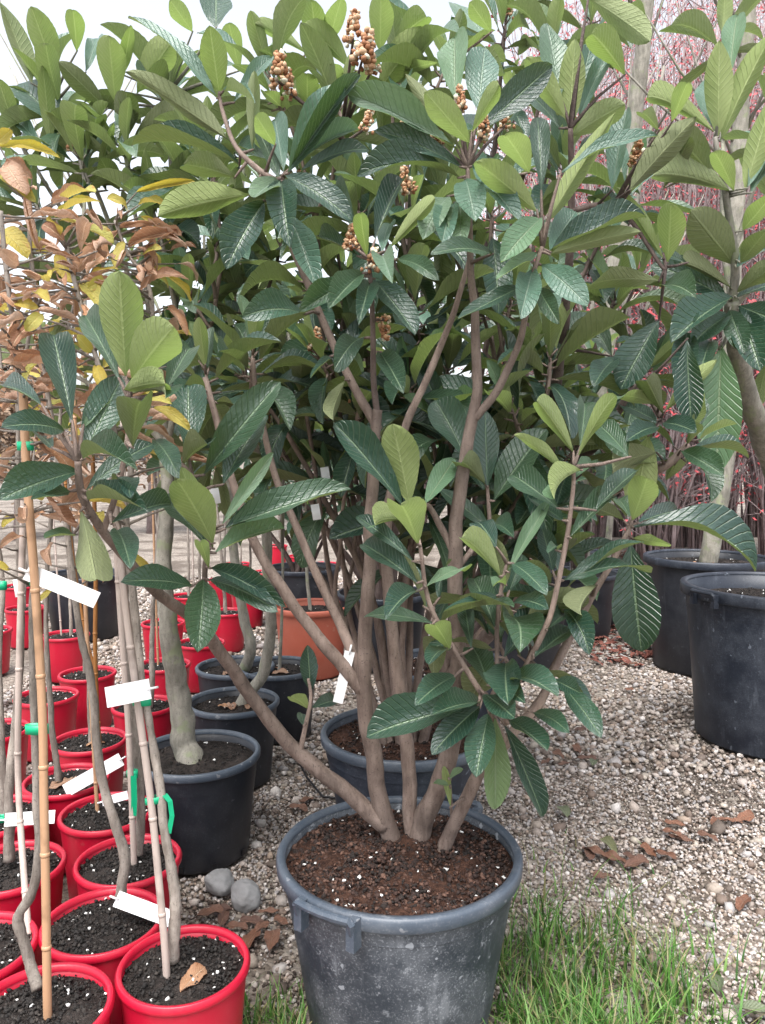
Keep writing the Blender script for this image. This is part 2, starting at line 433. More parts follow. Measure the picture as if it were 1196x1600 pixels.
PT = {
 'red': pot_meshes('red', .120, .235, M['red'], M['red'], .006, .016, .80, 'soil_dark', .022, 1700, .016),
 'main': pot_meshes('main', .25, .36, M['slate'], M['slate_rim'], .012, .028, .74, 'soil_brown', .030, 6500, .012, 80),
 'second': pot_meshes('second', .25, .36, M['black_big'], M['slate_rim'], .012, .028, .74, 'soil_brown', .035, 3000, .025, 72),
 'blackA': pot_meshes('blackA', .185, .30, M['black'], M['slate_rim'], .009, .022, .80, 'soil_dark', .035, 500, .02),
 'blackB': pot_meshes('blackB', .165, .29, M['black'], M['slate_rim'], .009, .02, .80, 'soil_dark', .035, 500, .03),
 'blackC': pot_meshes('blackC', .26, .41, M['black'], M['black_big'], .012, .03, .78, 'soil_dark', .04, 600, .02),
 'bigA': pot_meshes('bigA', .375, .64, M['black_big'], M['black_big'], .022, .045, .80, 'soil_dark', .075, 1500, .03, 80),
 'bigB': pot_meshes('bigB', .335, .62, M['black'], M['black_big'], .02, .04, .80, 'soil_dark', .05, 900, .03, 72),
 'terra': pot_meshes('terra', .205, .37, M['terracotta'], M['terracotta'], .012, .03, .80, 'soil_dark', .04, 500, .03),
}
def rimpos(px, py, H): p = onz(px, py, H); return p.x, p.y
POT = {}
POT['main'] = place_pot('main', *rimpos(624, 1325, .36), 'large dusty slate-grey pot with bracket handle standing in the grass')
POT['second'] = place_pot('second', *rimpos(634, 1140, .36), 'dark slate pot right behind the dusty bracket-handled pot')
POT['third'] = place_pot('second', *rimpos(700, 1035, .36), 'dark slate pot half hidden behind the loquat stems, two pots back', rot=1)
POT['b1'] = place_pot('blackA', *rimpos(308, 1173, .30), 'round black pot holding a thick pale grey trunk, beside the red pots')
POT['b2'] = place_pot('blackB', *rimpos(365, 1093, .29), 'black pot with dead leaves on its soil and a slanting thin trunk')
POT['b3'] = place_pot('blackB', *rimpos(368, 1039, .29), 'black pot squeezed between red pots and the pot with dead leaves', rot=.7)
POT['b4'] = place_pot('blackB', *rimpos(436, 1040, .29), 'black pot in front of the terracotta coloured pot', rot=2)
POT['terra'] = place_pot('terra', *rimpos(487, 945, .37), 'terracotta coloured plastic pot between red and black pots')
POT['rb1'] = place_pot('blackC', *rimpos(905, 893, .41), 'mid-sized black pot at the back edge of the gravel')
POT['rb2'] = place_pot('bigB', 1.80, 4.25, 'tall black tub with bare trunk behind the worn wide tub', rot=.5)
POT['rb3'] = place_pot('bigA', 1.63, 3.15, 'wide worn black tub with scuffed grey side on the gravel')
POT['bk1'] = place_pot('blackC', -1.95, 5.0, 'dark pot standing far back behind the rows of red pots', rot=1)
POT['bk2'] = place_pot('blackC', 1.55, 6.2, 'black pot far back beneath the bare twigs, behind the tall tub', rot=2)
POT['bk3'] = place_pot('blackC', .75, 4.15, 'black pot in the shade of the loquats, behind the slate pots', rot=2)
POT['bk4'] = place_pot('blackC', .0, 4.3, 'black pot deep in shade behind the terracotta pot', rot=2.4)
POT['bk6'] = place_pot('blackC', -.55, 5.3, 'black pot far back in shade behind the rearmost red pots', rot=.4)
POT['bk5'] = place_pot('blackC', 1.6, 5.45, 'black pot behind the mid-sized pot at the gravel edge', rot=1.4)
# the bracket handle on the dusty pot's rim
def handle(root, ang, R, H, mat):
    b = MB(); c = Vector((R * math.cos(ang), R * math.sin(ang), 0)); t = Vector((-math.sin(ang), math.cos(ang), 0)); nrm = Vector((math.cos(ang), math.sin(ang), 0))
    hw = .056
    def P(s, out, z):
        a = ang + s / R; return Vector(((R + out) * math.cos(a), (R + out) * math.sin(a), z))
    b.tube([P(-hw, -.004, H - .030), P(-hw, .014, H - .026), P(-hw, .020, H - .004), P(-hw * .92, .021, H + .001), P(-hw * .5, .021, H + .001), P(0, .021, H + .001), P(hw * .5, .021, H + .001), P(hw * .92, .021, H + .001), P(hw, .020, H - .004), P(hw, .014, H - .026), P(hw, -.004, H - .030)], .0075, 8)
    for s in (-hw, hw):
        M4 = Matrix.Translation(P(s, .008, H - .028)) @ Matrix.Rotation(ang, 4, 'Z'); b.box(M4, .024, .017, .054)
    o = link('handle', b.mesh('handle', mat, False)); o.parent = root
handle(POT['main'], math.radians(-122), .25, .36, M['slate_rim'])
handle(POT['main'], math.radians(58), .25, .36, M['slate_rim'])
handle(POT['rb3'], math.radians(-160), .375, .63, M['black_big'])
for a in (-140, -95, -60, -20, 20, 60, 100, 150):      # drain holes low on the black pot by the red ones
    b = MB(); an = math.radians(a)
    M4 = Matrix.Translation((.150 * math.cos(an), .150 * math.sin(an), .018)) @ Matrix.Rotation(an, 4, 'Z'); b.box(M4, .005, .013, .016)
    o = link('drain_hole', b.mesh('drain_hole', M['hose'], False)); o.parent = POT['b1']

RED = [(277,1502),(66,1573),(157,1436),(-32,1477),(199,1346),(16,1352),(178,1262),(103,1217),(3,1268),(140,1155),(-12,1140),(73,1086),(226,1100),(137,1051),(-42,1036),(103,991),(256,1037),(255,972),(314,1003),(355,955),(80,944),(-18,984),(415,893),(470,868),(508,880),(432,852),(372,880),(30,915),(350,905),(295,930),(395,925)]
rp = [list(rimpos(x, y, .235)) for x, y in RED]
fixed = [(c[0], c[1], c[2]) for c in CIRC]
for it in range(80):                                    # the pots stand side by side, none inside another
    for i in range(len(rp)):
        for j in range(len(rp)):
            if i == j: continue
            dx, dy = rp[i][0] - rp[j][0], rp[i][1] - rp[j][1]; d = math.hypot(dx, dy)
            if d < .238:
                wi = .15 if i < 8 and j >= 8 else .85 if j < 8 and i >= 8 else .5
                k = (.238 - d) / max(d, 1e-6); rp[i][0] += dx * k * wi; rp[i][1] += dy * k * wi; rp[j][0] -= dx * k * (1 - wi); rp[j][1] -= dy * k * (1 - wi)
        for (cx, cy, cr) in fixed:
            dx, dy = rp[i][0] - cx, rp[i][1] - cy; d = math.hypot(dx, dy)
            if d < cr + .122: k = (cr + .122 - d) / max(d, 1e-6); rp[i][0] += dx * k; rp[i][1] += dy * k
redlab = {0: 'red pot at the outer corner of the red block, beside the grass tuft', 1: 'red pot with an orange bamboo cane in the outermost row',
 2: 'red pot with a long white label lying across its soil', 4: 'red pot touching the round black pot, second row of canes', 6: 'red pot with fresh black soil beside the round black pot',
 7: 'red pot with dead leaves and a white label across it', 9: 'red pot with a purple-brown leaf on its soil', 13: 'red pot with mossy soil in the middle of the block',
 15: 'red pot at the far edge with gravel beside it', 12: 'red pot behind the thick pale grey trunk',
 3: 'red pot at the block edge behind the orange cane pot', 5: 'red pot holding the sapling with white label and green tie', 8: 'red pot just behind the white-labelled sapling pot',
 10: 'red pot at the block edge beside the dead-leaf pot', 11: 'red pot just behind the purple-brown leaf pot', 14: 'red pot at the block edge level with the mossy pot',
 16: 'red pot between the grey trunk and the squeezed black pot', 17: 'red pot beside the gravel gap behind the grey trunk', 18: 'red pot touching the squeezed black pot', 19: 'red pot just behind the squeezed black pot',
 20: 'red pot behind the pot at the far edge', 21: 'red pot at the block edge behind the mossy pot row', 27: 'red pot standing alone beyond the far edge of the block'}
for i, (x, y) in enumerate(rp):
    POT['r%d' % i] = place_pot('red', x, y, redlab.get(i, 'red pot in the far cluster by the terracotta coloured pot'), 'red nursery pots in a block', rot=i * 1.3)

# ------------------------------------------------------------------ gravel, earth clods, stones
def clear_mask(x, y, pad=0.0):
    m = np.ones(len(x), bool)
    for cx, cy, cr in CIRC: m &= (x - cx) ** 2 + (y - cy) ** 2 > (cr * .80 + pad) ** 2
    return m
def nz2(x, y, s, o=0.): return np.array([noise.noise(Vector((a * s + o, b * s, o))) for a, b in zip(x, y)])
def in_view(x, y, pad=.7): return (np.abs(x) < y * .52 + pad)
def grassness(x, y):           # the tuft to the right of the dusty pot and the small one to its left
    g1 = np.exp(-(((x - .47) / .24) ** 2 + ((y - 1.50) / .32) ** 2))
    g2 = np.exp(-(((x + .235) / .075) ** 2 + ((y - 1.46) / .11) ** 2))
    return g1, g2
GP = np.array([(.46, .405, .37), (.40, .345, .31), (.33, .275, .24), (.54, .50, .475), (.31, .29, .285), (.44, .38, .345), (.31, .24, .19), (.17, .125, .10), (.38, .33, .28), (.11, .085, .07), (.20, .155, .13), (.35, .32, .31), (.30, .25, .21)])
def pebbles(n, x0, x1, y0, y1, s0, s1, thin):
    x = rng.uniform(x0, x1, n); y = rng.uniform(y0, y1, n)
    m = clear_mask(x, y) & in_view(x, y); x, y = x[m], y[m]
    g1, g2 = grassness(x, y); nn = nz2(x, y, 2.2)
    keep = rng.uniform(0, 1, len(x)) > np.clip(g1 * 1.1 + g2 * .8 + thin * np.clip(nn * 2.2 - .15, 0, 1), 0, .97)
    keep &= ~((x < -.12) & (y < 1.95) & (rng.uniform(0, 1, len(x)) < .55))
    x, y = x[keep], y[keep]; n = len(x)
    sz = rng.uniform(s0, s1, n) * np.exp(rng.normal(0, .25, n))
    z = -.010 + sz * rng.uniform(-.1, .55, n) + rng.uniform(0, .004, n)
    c = GP[rng.integers(0, len(GP), n)] * rng.uniform(.75, 1.15, (n, 1))
    return np.stack([x, y, z], 1), sz, c
parts = [pebbles(52000, -.75, 1.9, 1.35, 2.75, .0026, .0062, .95), pebbles(30000, -1.9, 2.8, 2.75, 4.6, .0055, .011, .6), pebbles(14000, -3.2, 3.4, 4.6, 7.5, .010, .018, .5), pebbles(420, -.5, 1.3, 1.5, 3.5, .010, .017, .2)]
gr = link('gravel', chunk_mesh('gravel', np.concatenate([p[0] for p in parts]), np.concatenate([p[1] for p in parts]), np.concatenate([p[2] for p in parts]), M['stone']))
tag(gr, 'pale beige pebble gravel spread between the pots', 'gravel', kind='stuff')
n = 26000
x = rng.uniform(-.7, 1.3, n); y = rng.uniform(1.2, 3.0, n); m = clear_mask(x, y); x, y = x[m], y[m]; g1, g2 = grassness(x, y)
k = rng.uniform(0, 1, len(x)) < np.clip(.45 + g1 + g2, 0, 1); x, y = x[k], y[k]
sz = rng.uniform(.0015, .0055, len(x)); pal = np.array([(.05, .035, .028), (.09, .065, .05), (.14, .10, .08), (.035, .025, .02)])
tag(link('earth_crumbs', chunk_mesh('earth_crumbs', np.stack([x, y, -.011 + sz * .4], 1), sz, pal[rng.integers(0, 4, len(x))], M['chunk'], .7, .3, False)), 'dark crumbly earth showing between gravel and grass', 'earth', kind='stuff')

def rock(px, py, r, flatn, seed, label):
    c = onz(px, py, r * .3); v0, f0 = ico()
    b = bpy.data.meshes.new('stone')
    import bmesh
    bm = bmesh.new(); bmesh.ops.create_icosphere(bm, subdivisions=4, radius=1)
    for v in bm.verts:
        d = v.co.normalized(); k = 1 + .16 * noise.noise(d * 1.3 + Vector((seed, 0, 0))) + .08 * noise.noise(d * 3 + Vector((seed, 4, 0))) + .02 * noise.noise(d * 11)
        v.co = Vector((d.x * r * 1.25 * k, d.y * r * k, d.z * r * flatn * k))
    bm.to_mesh(b); bm.free(); b.polygons.foreach_set('use_smooth', [True] * len(b.polygons)); b.materials.append(M['grey_stone'])
    o = link('stone', b, loc=(c.x, c.y, r * flatn * .55)); o.rotation_euler = (0.1, .12, seed)
    tag(o, label, 'stone'); return o
def stone_material():
    m, nt, b = newmat('grey_stone'); q = N(nt); ob = q.coord('Object')
    n1 = q.noise(22, ob, 6, .7); n2 = q.noise(1, q.coord('Object', (20, 60, 120)), 3)
    c = q.mix(n1, (.14, .142, .148), (.34, .34, .345)); c = q.mix(q.math('MULTIPLY', q.smooth(n2, .5, .75), .4), c, (.14, .14, .145))
    q.put(b.inputs['Base Color'], c); b.inputs['Roughness'].default_value = .85; q.bump(n1, .5, .006, b); return m
M['grey_stone'] = stone_material()
rock(344, 1382, .040, .82, 2.0, 'smooth grey stone lying behind its twin beside the red pots')
rock(384, 1404, .038, .95, 5.3, 'smooth grey stone leaning on its twin, closer to the dusty pot')

# ------------------------------------------------------------------ leaves
def leaf_mesh(name, mat, arch=.4, fold=.25, twist=0., peak=.60, nv=26, nu=8, quilt=.0065, curl=0., wavy=.015, sharp=2.05, serr=.012, roll=0., pw=.86):
    a_ = peak * sharp; b_ = sharp * (1 - peak)
    norm = (peak ** a_) * ((1 - peak) ** b_)
    ys = [0.]; zs = [0.]; angs = []
    for i in range(nv + 1):
        t = i / nv; angs.append(arch * (.5 - t) * (1.0 + .5 * t))
    for i in range(nv):
        ys.append(ys[-1] + math.cos(angs[i]) / nv); zs.append(zs[-1] + math.sin(angs[i]) / nv)
    L = math.hypot(ys[-1], zs[-1]); th = math.atan2(zs[-1], ys[-1]); c, s = math.cos(-th), math.sin(-th)
    Y = [(y * c - z * s) / L for y, z in zip(ys, zs)]; Z = [(y * s + z * c) / L for y, z in zip(ys, zs)]
    v = []; uv = []; f = []
    ph = len(name) * 1.7 + arch * 5
    for i in range(nv + 1):
        t = i / nv
        w = .5 * max(.03 if t < .5 else .004, ((max(t, 1e-4) ** a_) * (max(1 - t, 0) ** b_) / norm) ** pw)
        if 0 < i < nv: w *= 1 + serr * (1 if i % 2 else -1) * min(1, t * 2)
        tw = twist * (t - .3)
        for j in range(nu + 1):
            u = -1 + 2 * j / nu; au = abs(u)
            x = w * u if not roll else w * math.sin(u * roll) / roll; z = 0 if not roll else .34 * w * (1 - math.cos(u * roll)) / roll
            z += (.62 if not roll else .2) * fold * w * (au ** 1.3) - curl * w * au ** 3
            z += quilt * math.sin(math.pi * au) * math.sin(2 * math.pi * (7.5 * (t - .17 * au)) + (0 if u > 0 else .9))
            z += wavy * math.sin(t * 11 + ph + (1.5 if u > 0 else 0)) * au * au
            x2 = x * math.cos(tw) - z * math.sin(tw); z2 = x * math.sin(tw) + z * math.cos(tw)
            v.append((x2, Y[i] + .004 * au * math.sin(t * 40), Z[i] + z2)); uv.append((j / nu, t))
    for i in range(nv):
        for j in range(nu):
            a = i * (nu + 1) + j; f.append((a, a + 1, a + nu + 2, a + nu + 1))
    me = mesh(name, v, f, mat)
    ul = me.uv_layers.new(name='UVMap')
    for lp in me.loops: ul.data[lp.index].uv = uv[lp.vertex_index]
    return me
def variants(key, mat, archs, rolls=None, **kw):
    out = []
    for i, a in enumerate(archs):
        out.append(leaf_mesh('%s_leaf_%d' % (key, i), mat, arch=a, fold=[.18, .42, .28, .55][i % 4], twist=[-.35, .3, .05, -.15, .5][i % 5], peak=[.56, .62, .59][i % 3], wavy=kw.get('wavy', [.012, .022, .016][i % 3]), roll=(rolls[i % len(rolls)] if rolls else 0), **{k_: v_ for k_, v_ in kw.items() if k_ != 'wavy'}))
    return out
LV = {'leaf': variants('mature', M['leaf'], [.08, .25, .45, .65, .85, 1.1, 1.4, .35, .55, .75]),
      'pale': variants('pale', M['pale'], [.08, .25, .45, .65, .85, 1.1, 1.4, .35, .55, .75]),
      'young': variants('young', M['young'], [.0, .15, .3, .5, .75, 1.0, .2, .4], quilt=.006),
      'brown': variants('brown', M['autumn_brown'], [.4, .9, 1.5, -.6, 1.1, .6, -1.0, .2], rolls=[2.6, 1.8, 2.9, 2.2, 1.4, 2.7, 2.0], wavy=.05, quilt=.014, serr=.035, sharp=1.5),
      'yellow': variants('yellow', M['autumn_yellow'], [.3, .7, 1.2, .5], rolls=[.7, 1.3, .5], wavy=.03, quilt=.012, serr=.03, sharp=1.5),
      'litter': variants('litter', M['litter'], [.2, .4, -.3, .5], rolls=[.6, .35, .9, .4], wavy=.05, quilt=.012, serr=.03, nv=16, nu=6, sharp=1.3),
      'tan': variants('tan', M['autumn_brown'], [.2, .4, -.3, .5], rolls=[.6, .35, .9, .4], wavy=.05, quilt=.012, serr=.03, nv=16, nu=6, sharp=1.3),
      'litter_green': variants('litter_green', M['litter_green'], [.2, .5], rolls=[.6, .9], nv=16, nu=6)}
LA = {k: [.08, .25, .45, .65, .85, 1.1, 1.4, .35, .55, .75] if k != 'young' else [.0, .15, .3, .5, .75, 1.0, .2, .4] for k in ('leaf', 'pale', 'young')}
LENS = []
def put_leaf(root, kind, B, T, width, nrm, arch=None, name='leaf'):
    Yv = T - B; L = Yv.length; Yv = Yv / L
    Zv = nrm - Yv * nrm.dot(Yv)
    if Zv.length < 1e-4: Zv = Yv.orthogonal()
    Zv.normalize(); Xv = Yv.cross(Zv)
    if kind in LA and arch is not None:
        A = LA[kind]; i = min(range(len(A)), key=lambda k: abs(A[k] - arch) + random.random() * .12)
    else: i = random.randrange(len(LV[kind]))
    o = bpy.data.objects.new(name, LV[kind][i]); COL.objects.link(o)
    m3 = Matrix(((Xv.x * width, Yv.x * L, Zv.x * L), (Xv.y * width, Yv.y * L, Zv.y * L), (Xv.z * width, Yv.z * L, Zv.z * L)))
    o.parent = root
    o.matrix_basis = Matrix.Translation(B - Vector(root.location)) @ m3.to_4x4()
    LENS.append(L)
    return o
def near_on(paths, p):
    best = None; bd = 1e9
    for pth in paths:
        for a, b in zip(pth[:-1], pth[1:]):
            a = Vector(a[:3]); b = Vector(b[:3]); ab = b - a
            t = max(0, min(1, (p - a).dot(ab) / max(ab.length_squared, 1e-12))); c = a + ab * t
            d = (p - c).length
            if d < bd: bd = d; best = c
    return best, bd
def petiole_part(lf, mb, mat):
    Wi = (Matrix.Translation(Vector(lf.parent.location)) @ lf.matrix_basis).inverted()
    mb.v = [tuple(Wi @ Vector(v)) for v in mb.v]
    o = link('petiole', mb.mesh('petiole', mat)); o.parent = lf
    return o
def petiole(mb, a, b, r0=.0035, r1=.0022):
    d = (b - a); mid = a + d * .5 + Vector((0, 0, .08 * d.length)) * random.uniform(-.6, .8)
    rr = r0 + min(.003, d.length * .012)
    mb.tube([a, mid, b, b + d.normalized() * .004], [rr, (rr + r1) / 2, r1, r1 * .8], 6)

REG = {'A': (0, 0), 'B': (400, 0), 'C': (796, 0), 'D': (0, 250), 'E': (400, 250), 'F': (796, 250), 'G': (0, 550), 'H': (250, 700), 'I': (400, 500), 'J': (796, 500), 'K': (560, 780), 'L': (560, 1000), 'M': (780, 660)}
SCL = {'M': 2.875, 'Q': 2.187, 'R': 2.718}
REG['Q'] = (547, 625)
def conv(r, x, y):
    ox, oy = REG[r]; s = SCL.get(r, 2.99)
    return ox + x / s, oy + y / s

class Plant:
    def __init__(s, name, label, cat, loc, bark, group=None):
        s.root = empty(name, loc); tag(s.root, label, cat, group); s.bark = bark; s.paths = []; s.nleaf = 0
    def stem(s, pts, d0, d1, name='stem', bark=None, n=9, knob=.06, seg=6):
        """pts: (px,py,Y) in the photograph, or 3D Vectors; d0,d1: diameter in metres at both ends"""
        P3 = [tuple(at(*p)) if not isinstance(p, Vector) else tuple(p) for p in pts]
        Q = smooth_path(P3, seg); m = len(Q); out = []; rad = []
        for i, p in enumerate(Q):
            t = i / (m - 1); r = (d0 + (d1 - d0) * t ** .85) * .5
            r *= 1 + knob * noise.noise(Vector(p) * 45) + knob * noise.noise(Vector(p) * 120)
            j = Vector((noise.noise(Vector(p) * 14), noise.noise(Vector(p) * 14 + Vector((9, 0, 0))), 0)) * r * .35
            out.append(Vector(p) + j); rad.append(r)
        b = MB(); b.tube(out, rad, n)
        o = link(name, b.mesh(name, s.bark if bark is None else bark), s.root)
        s.paths.append([tuple(p) for p in out]); return o
    def traced(s, reg, Y, text, L0=.17, spread=.0):
        mb = MB()
        for item in text.split(';'):
            q = item.split()
            if len(q) < 6: continue
            x0, y0 = conv(reg, float(q[0]), float(q[1])); x1, y1 = conv(reg, float(q[2]), float(q[3]))
            kd = q[5]; arch = float(q[6]) if len(q) > 6 else None; upk = float(q[7]) if len(q) > 7 else None
            sc = SCL.get(reg, 2.99)
            w = float(q[4]) / sc * mpp(Y)
            Yb = Y + random.uniform(-.012, .012)
            B = at(x0, y0, Yb); T0 = at(x1, y1, Yb); proj = (T0 - B).length
            d = min(.11, math.sqrt(max(0., L0 ** 2 - proj ** 2)) * .75) + random.uniform(.0, .02)
            upward = y1 < y0 - 10
            if kd in 'uU': sg = -1
            else: sg = 1 if upward else -1
            T = at(x1, y1, Yb + sg * d)
            tc = (CAMV - (B + T) * .5).normalized()
            if kd in 'uU': nrm = -tc + Vector((0, 0, 1)) * (.35 if upk is None else upk)
            else: nrm = tc + Vector((0, 0, 1)) * (.55 if upk is None else upk)
            nrm += Vector((random.uniform(-.2, .2), 0, random.uniform(-.1, .2)))
            ax = (T - B).normalized(); z = (nrm - ax * nrm.dot(ax)).normalized(); side = (tc - ax * tc.dot(ax)).normalized()
            w = w / max(.88, abs(z.dot(side)))
            w = min(w, (T - B).length * .44)
            if arch is None: arch = random.choice([.15, .3, .45, .6]) if kd in 'tu' else random.choice([.0, .15, .3])
            lf = put_leaf(s.root, ('pale' if y0 < 430 and random.random() < .6 else 'leaf') if kd in 'tu' else 'young', B, T, w, nrm, arch); s.nleaf += 1  # high leaves often take the paler colour with painted haze
            c, dist = near_on(s.paths, B); mb = MB(); petiole(mb, c, B); petiole_part(lf, mb, s.bark)
    def rosette(s, C, axis, n=11, Lr=(.17, .25), young=3, shoot=.07, droop=0., wr=(.24, .31)):
        axis = axis.normalized(); mb = MB(); lvs = []; a = axis.orthogonal().normalized(); b = axis.cross(a); ph = random.uniform(0, 6.28)
        mb.tube([C - axis * shoot, C - axis * shoot * .4, C + axis * .015], [.0045, .004, .002], 6)
        for i in range(n):
            t = i / max(1, n - 1)                     # 0 = innermost, youngest
            an = ph + i * 2.39996; el = math.radians(78 - 108 * t + random.uniform(-12, 12)) - droop * t
            out = a * math.cos(an) + b * math.sin(an)
            L = random.uniform(*Lr) * (.55 + .45 * min(1, t * 2.2))
            B = C + axis * (.012 - shoot * t) + out * .008
            d0 = (axis * math.sin(el) + out * math.cos(el)).normalized()
            d0 = (d0 + Vector((0, 0, -.18 * t))).normalized()
            T = B + d0 * L
            nrm = (axis * math.cos(el) - out * math.sin(el)) + Vector((0, 0, .25))
            k = 'young' if i < young else ('pale' if C.z > 1.45 and i < young + 5 else 'leaf')  # upper rosettes: mid leaves use the haze-lightened colour
            lvs.append(put_leaf(s.root, k, B + d0 * .012, T, L * random.uniform(*wr), nrm, random.choice([.25, .45, .65, .85, 1.1]) * (0.4 if i < young else 1))); s.nleaf += 1
            petiole(mb, C + axis * (.01 - shoot * t), B + d0 * .016, .003, .002)
        tw = link('twig', mb.mesh('twig', s.bark), s.root)
        for lf in lvs: lf.parent = tw; lf.matrix_basis = Matrix.Translation(Vector(s.root.location)) @ lf.matrix_basis
    def flowers(s, px, py, Y, i, size=1., hang=False):
        p = at(px, py, Y) if not isinstance(px, Vector) else px
        o = bpy.data.objects.new('flower_cluster', FL[i % len(FL)]); COL.objects.link(o); o.parent = s.root
        o.location = p - Vector(s.root.location); o.scale = (size,) * 3; o.rotation_euler = (math.pi if hang else random.uniform(-.3, .3), random.uniform(-.3, .3), random.uniform(0, 6.28))
        c, d = near_on(s.paths, p); b = MB(); petiole(b, c, p, .003, .0025); link('flower_stalk', b.mesh('flower_stalk', M['bark_dark']), s.root)
def flower_mesh(k):
    n = 70; t = rng.uniform(0, 1, n); an = rng.uniform(0, 6.283, n); r = (.022 - .015 * t) * np.sqrt(rng.uniform(.1, 1, n))
    pos = np.stack([r * np.cos(an), r * np.sin(an), -.01 + .062 * t], 1)
    pal = np.array([(.34, .17, .085), (.42, .24, .13), (.26, .11, .05), (.48, .32, .20)]); c = pal[rng.integers(0, 4, n)]
    wmask = rng.uniform(0, 1, n) < .10; c[wmask] = (.62, .58, .46)
    return chunk_mesh('flower_cluster_%d' % k, pos, rng.uniform(.0038, .0062, n), c, M['bud'], 1., .12)
FL = [flower_mesh(k) for k in range(3)]

# ------------------------------------------------------------------ the loquat in the dusty pot (traced)
mp = POT['main'].location
P1 = Plant('loquat_tree', 'many-stemmed loquat with big glossy leaves growing in the dusty bracket-handled pot', 'tree', (mp.x, mp.y, .33), M['bark'])
def path(text): return [tuple(float(v) for v in q.split()) for q in text.split(';')]
S1 = '616 1330 1.60;612 1308 1.615;592 1230 1.60;578 1150 1.585;568 1085 1.575;571 1000 1.57;577 900 1.57;580 800 1.56;585 700 1.55;590 640 1.545'
P1.stem(path(S1), .046, .020)
P1.stem(path('590 650 1.545;584 600 1.54;583 520 1.52;580 460 1.51;577 405 1.50'), .014, .008, bark=M['bark_dark'])
P1.stem(path('604 1290 1.61;560 1252 1.60;500 1205 1.58;440 1150 1.56;380 1070 1.51;335 1005 1.45;300 965 1.40;250 930 1.32;205 880 1.26;160 830 1.20;128 775 1.16;122 720 1.14'), .040, .010)
P1.stem(path('334 1006 1.45;323 950 1.36;320 895 1.31;326 850 1.31;322 800 1.34;300 740 1.38'), .013, .006)
P1.stem(path('160 832 1.20;185 760 1.18;200 680 1.17;203 625 1.16'), .011, .006)
P1.stem(path('567 1078 1.575;520 1022 1.57;470 960 1.57;410 870 1.57;380 800 1.58;350 700 1.60;322 590 1.62'), .032, .012)
P1.stem(path('572 1105 1.58;545 1005 1.60;510 930 1.61;470 840 1.62;430 740 1.63;405 640 1.64;395 560 1.65'), .026, .010)
P1.stem(path('592 672 1.55;555 608 1.56;524 545 1.57;490 465 1.57;457 385 1.57;446 310 1.56;441 276 1.55'), .020, .010)
P1.stem(path('443 288 1.555;405 266 1.57;368 228 1.58;350 180 1.59;343 148 1.60'), .013, .007)
P1.stem(path('652 1335 1.60;658 1305 1.62;675 1255 1.615;700 1180 1.60;711 1100 1.59;715 1000 1.58;711 860 1.57;724 735 1.56;736 655 1.555;745 600 1.55;742 500 1.55;736 420 1.55;733 330 1.55;731 262 1.55'), .054, .008)
P1.stem(path('734 660 1.555;775 612 1.54;808 545 1.52;822 490 1.51;835 425 1.50;848 385 1.50'), .019, .008)
P1.stem(path('708 862 1.575;690 825 1.57;668 790 1.55;648 800 1.52;643 785 1.50'), .018, .006)
P1.stem(path('646 1330 1.63;640 1225 1.635;630 1130 1.635;617 1030 1.63;605 900 1.63;606 810 1.63;614 755 1.63;631 674 1.62;665 595 1.62;701 510 1.62;722 445 1.62;738 390 1.62'), .036, .009)
P1.stem(path('690 1345 1.56;695 1322 1.575;718 1275 1.56;745 1212 1.53;768 1185 1.51;794 1157 1.49;808 1137 1.49;847 1094 1.50;867 1043 1.51;900 980 1.53;930 924 1.55;968 858 1.58;984 824 1.60'), .034, .010)
P1.stem(path('790 1160 1.49;772 1125 1.44;760 1088 1.41;747 1074 1.40;687 977 1.40;667 927 1.40;657 857 1.40;645 800 1.44'), .016, .006)
P1.stem(path('765 1100 1.41;776 1060 1.41;778 960 1.41;787 904 1.41;792 880 1.41'), .011, .006)
P1.stem(path('790 1130 1.47;800 1080 1.45;817 1051 1.44;858 967 1.42;881 867 1.42;894 783 1.42;897 730 1.42'), .016, .007)
P1.stem(path('712 890 1.575;745 850 1.60;764 822 1.61;764 790 1.61;762 758 1.61'), .013, .007)
P1.stem(path('470 1172 1.57;478 1130 1.56;486 1090 1.55;482 1060 1.55'), .012, .006)
P1.stem(path('706 1275 1.60;704 1230 1.57;700 1205 1.56'), .007, .004)
b_ = P1.traced
b_('H', 1.31, '205 610 179 951 160 t .3;150 645 -180 625 110 t .5;225 615 550 765 95 t;240 560 590 745 90 t .6;235 470 20 235 100 t .25;250 445 80 150 190 U .3;230 560 190 440 60 U;250 470 100 90 90 U;255 490 580 375 110 T .6 .9;290 380 890 190 150 t .25;300 380 620 270 100 t;290 360 530 20 65 T')
b_('G', 1.38, '950 575 1310 140 165 t .2;880 480 880 155 165 t .2;850 530 975 430 100 u;1040 620 1240 290 150 t .3;720 410 840 590 90 t')
b_('G', 1.15, '340 330 250 -80 155 t .25;300 370 10 350 120 t .6;250 450 180 385 70 t;375 555 0 690 180 t .4;330 650 150 690 70 t;390 350 535 215 75 T;395 480 570 120 160 t .15;620 445 660 228 150 u;390 500 645 555 75 t .7;400 650 720 430 95 t;410 690 690 740 70 t;520 800 800 710 100 t;380 740 450 1065 145 u .2;520 600 610 680 80 u;345 850 215 870 80 t;545 830 610 1010 110 t;200 250 0 170 90 t')
b_('G', 1.16, '590 120 560 -375 190 U .1;620 130 810 -115 195 U .2;580 180 770 150 120 U;600 200 775 215 90 u;770 190 890 -20 120 t;560 130 400 -170 120 t .2')
b_('A', 1.60, '1020 460 600 85 90 t .5 1.0;1025 430 980 120 155 U .05;1080 660 590 335 110 u .3;1120 770 615 680 85 t .7 1.2;1090 480 1270 270 65 t .5;1180 700 1190 330 60 u;1045 425 1190 480 45 t')
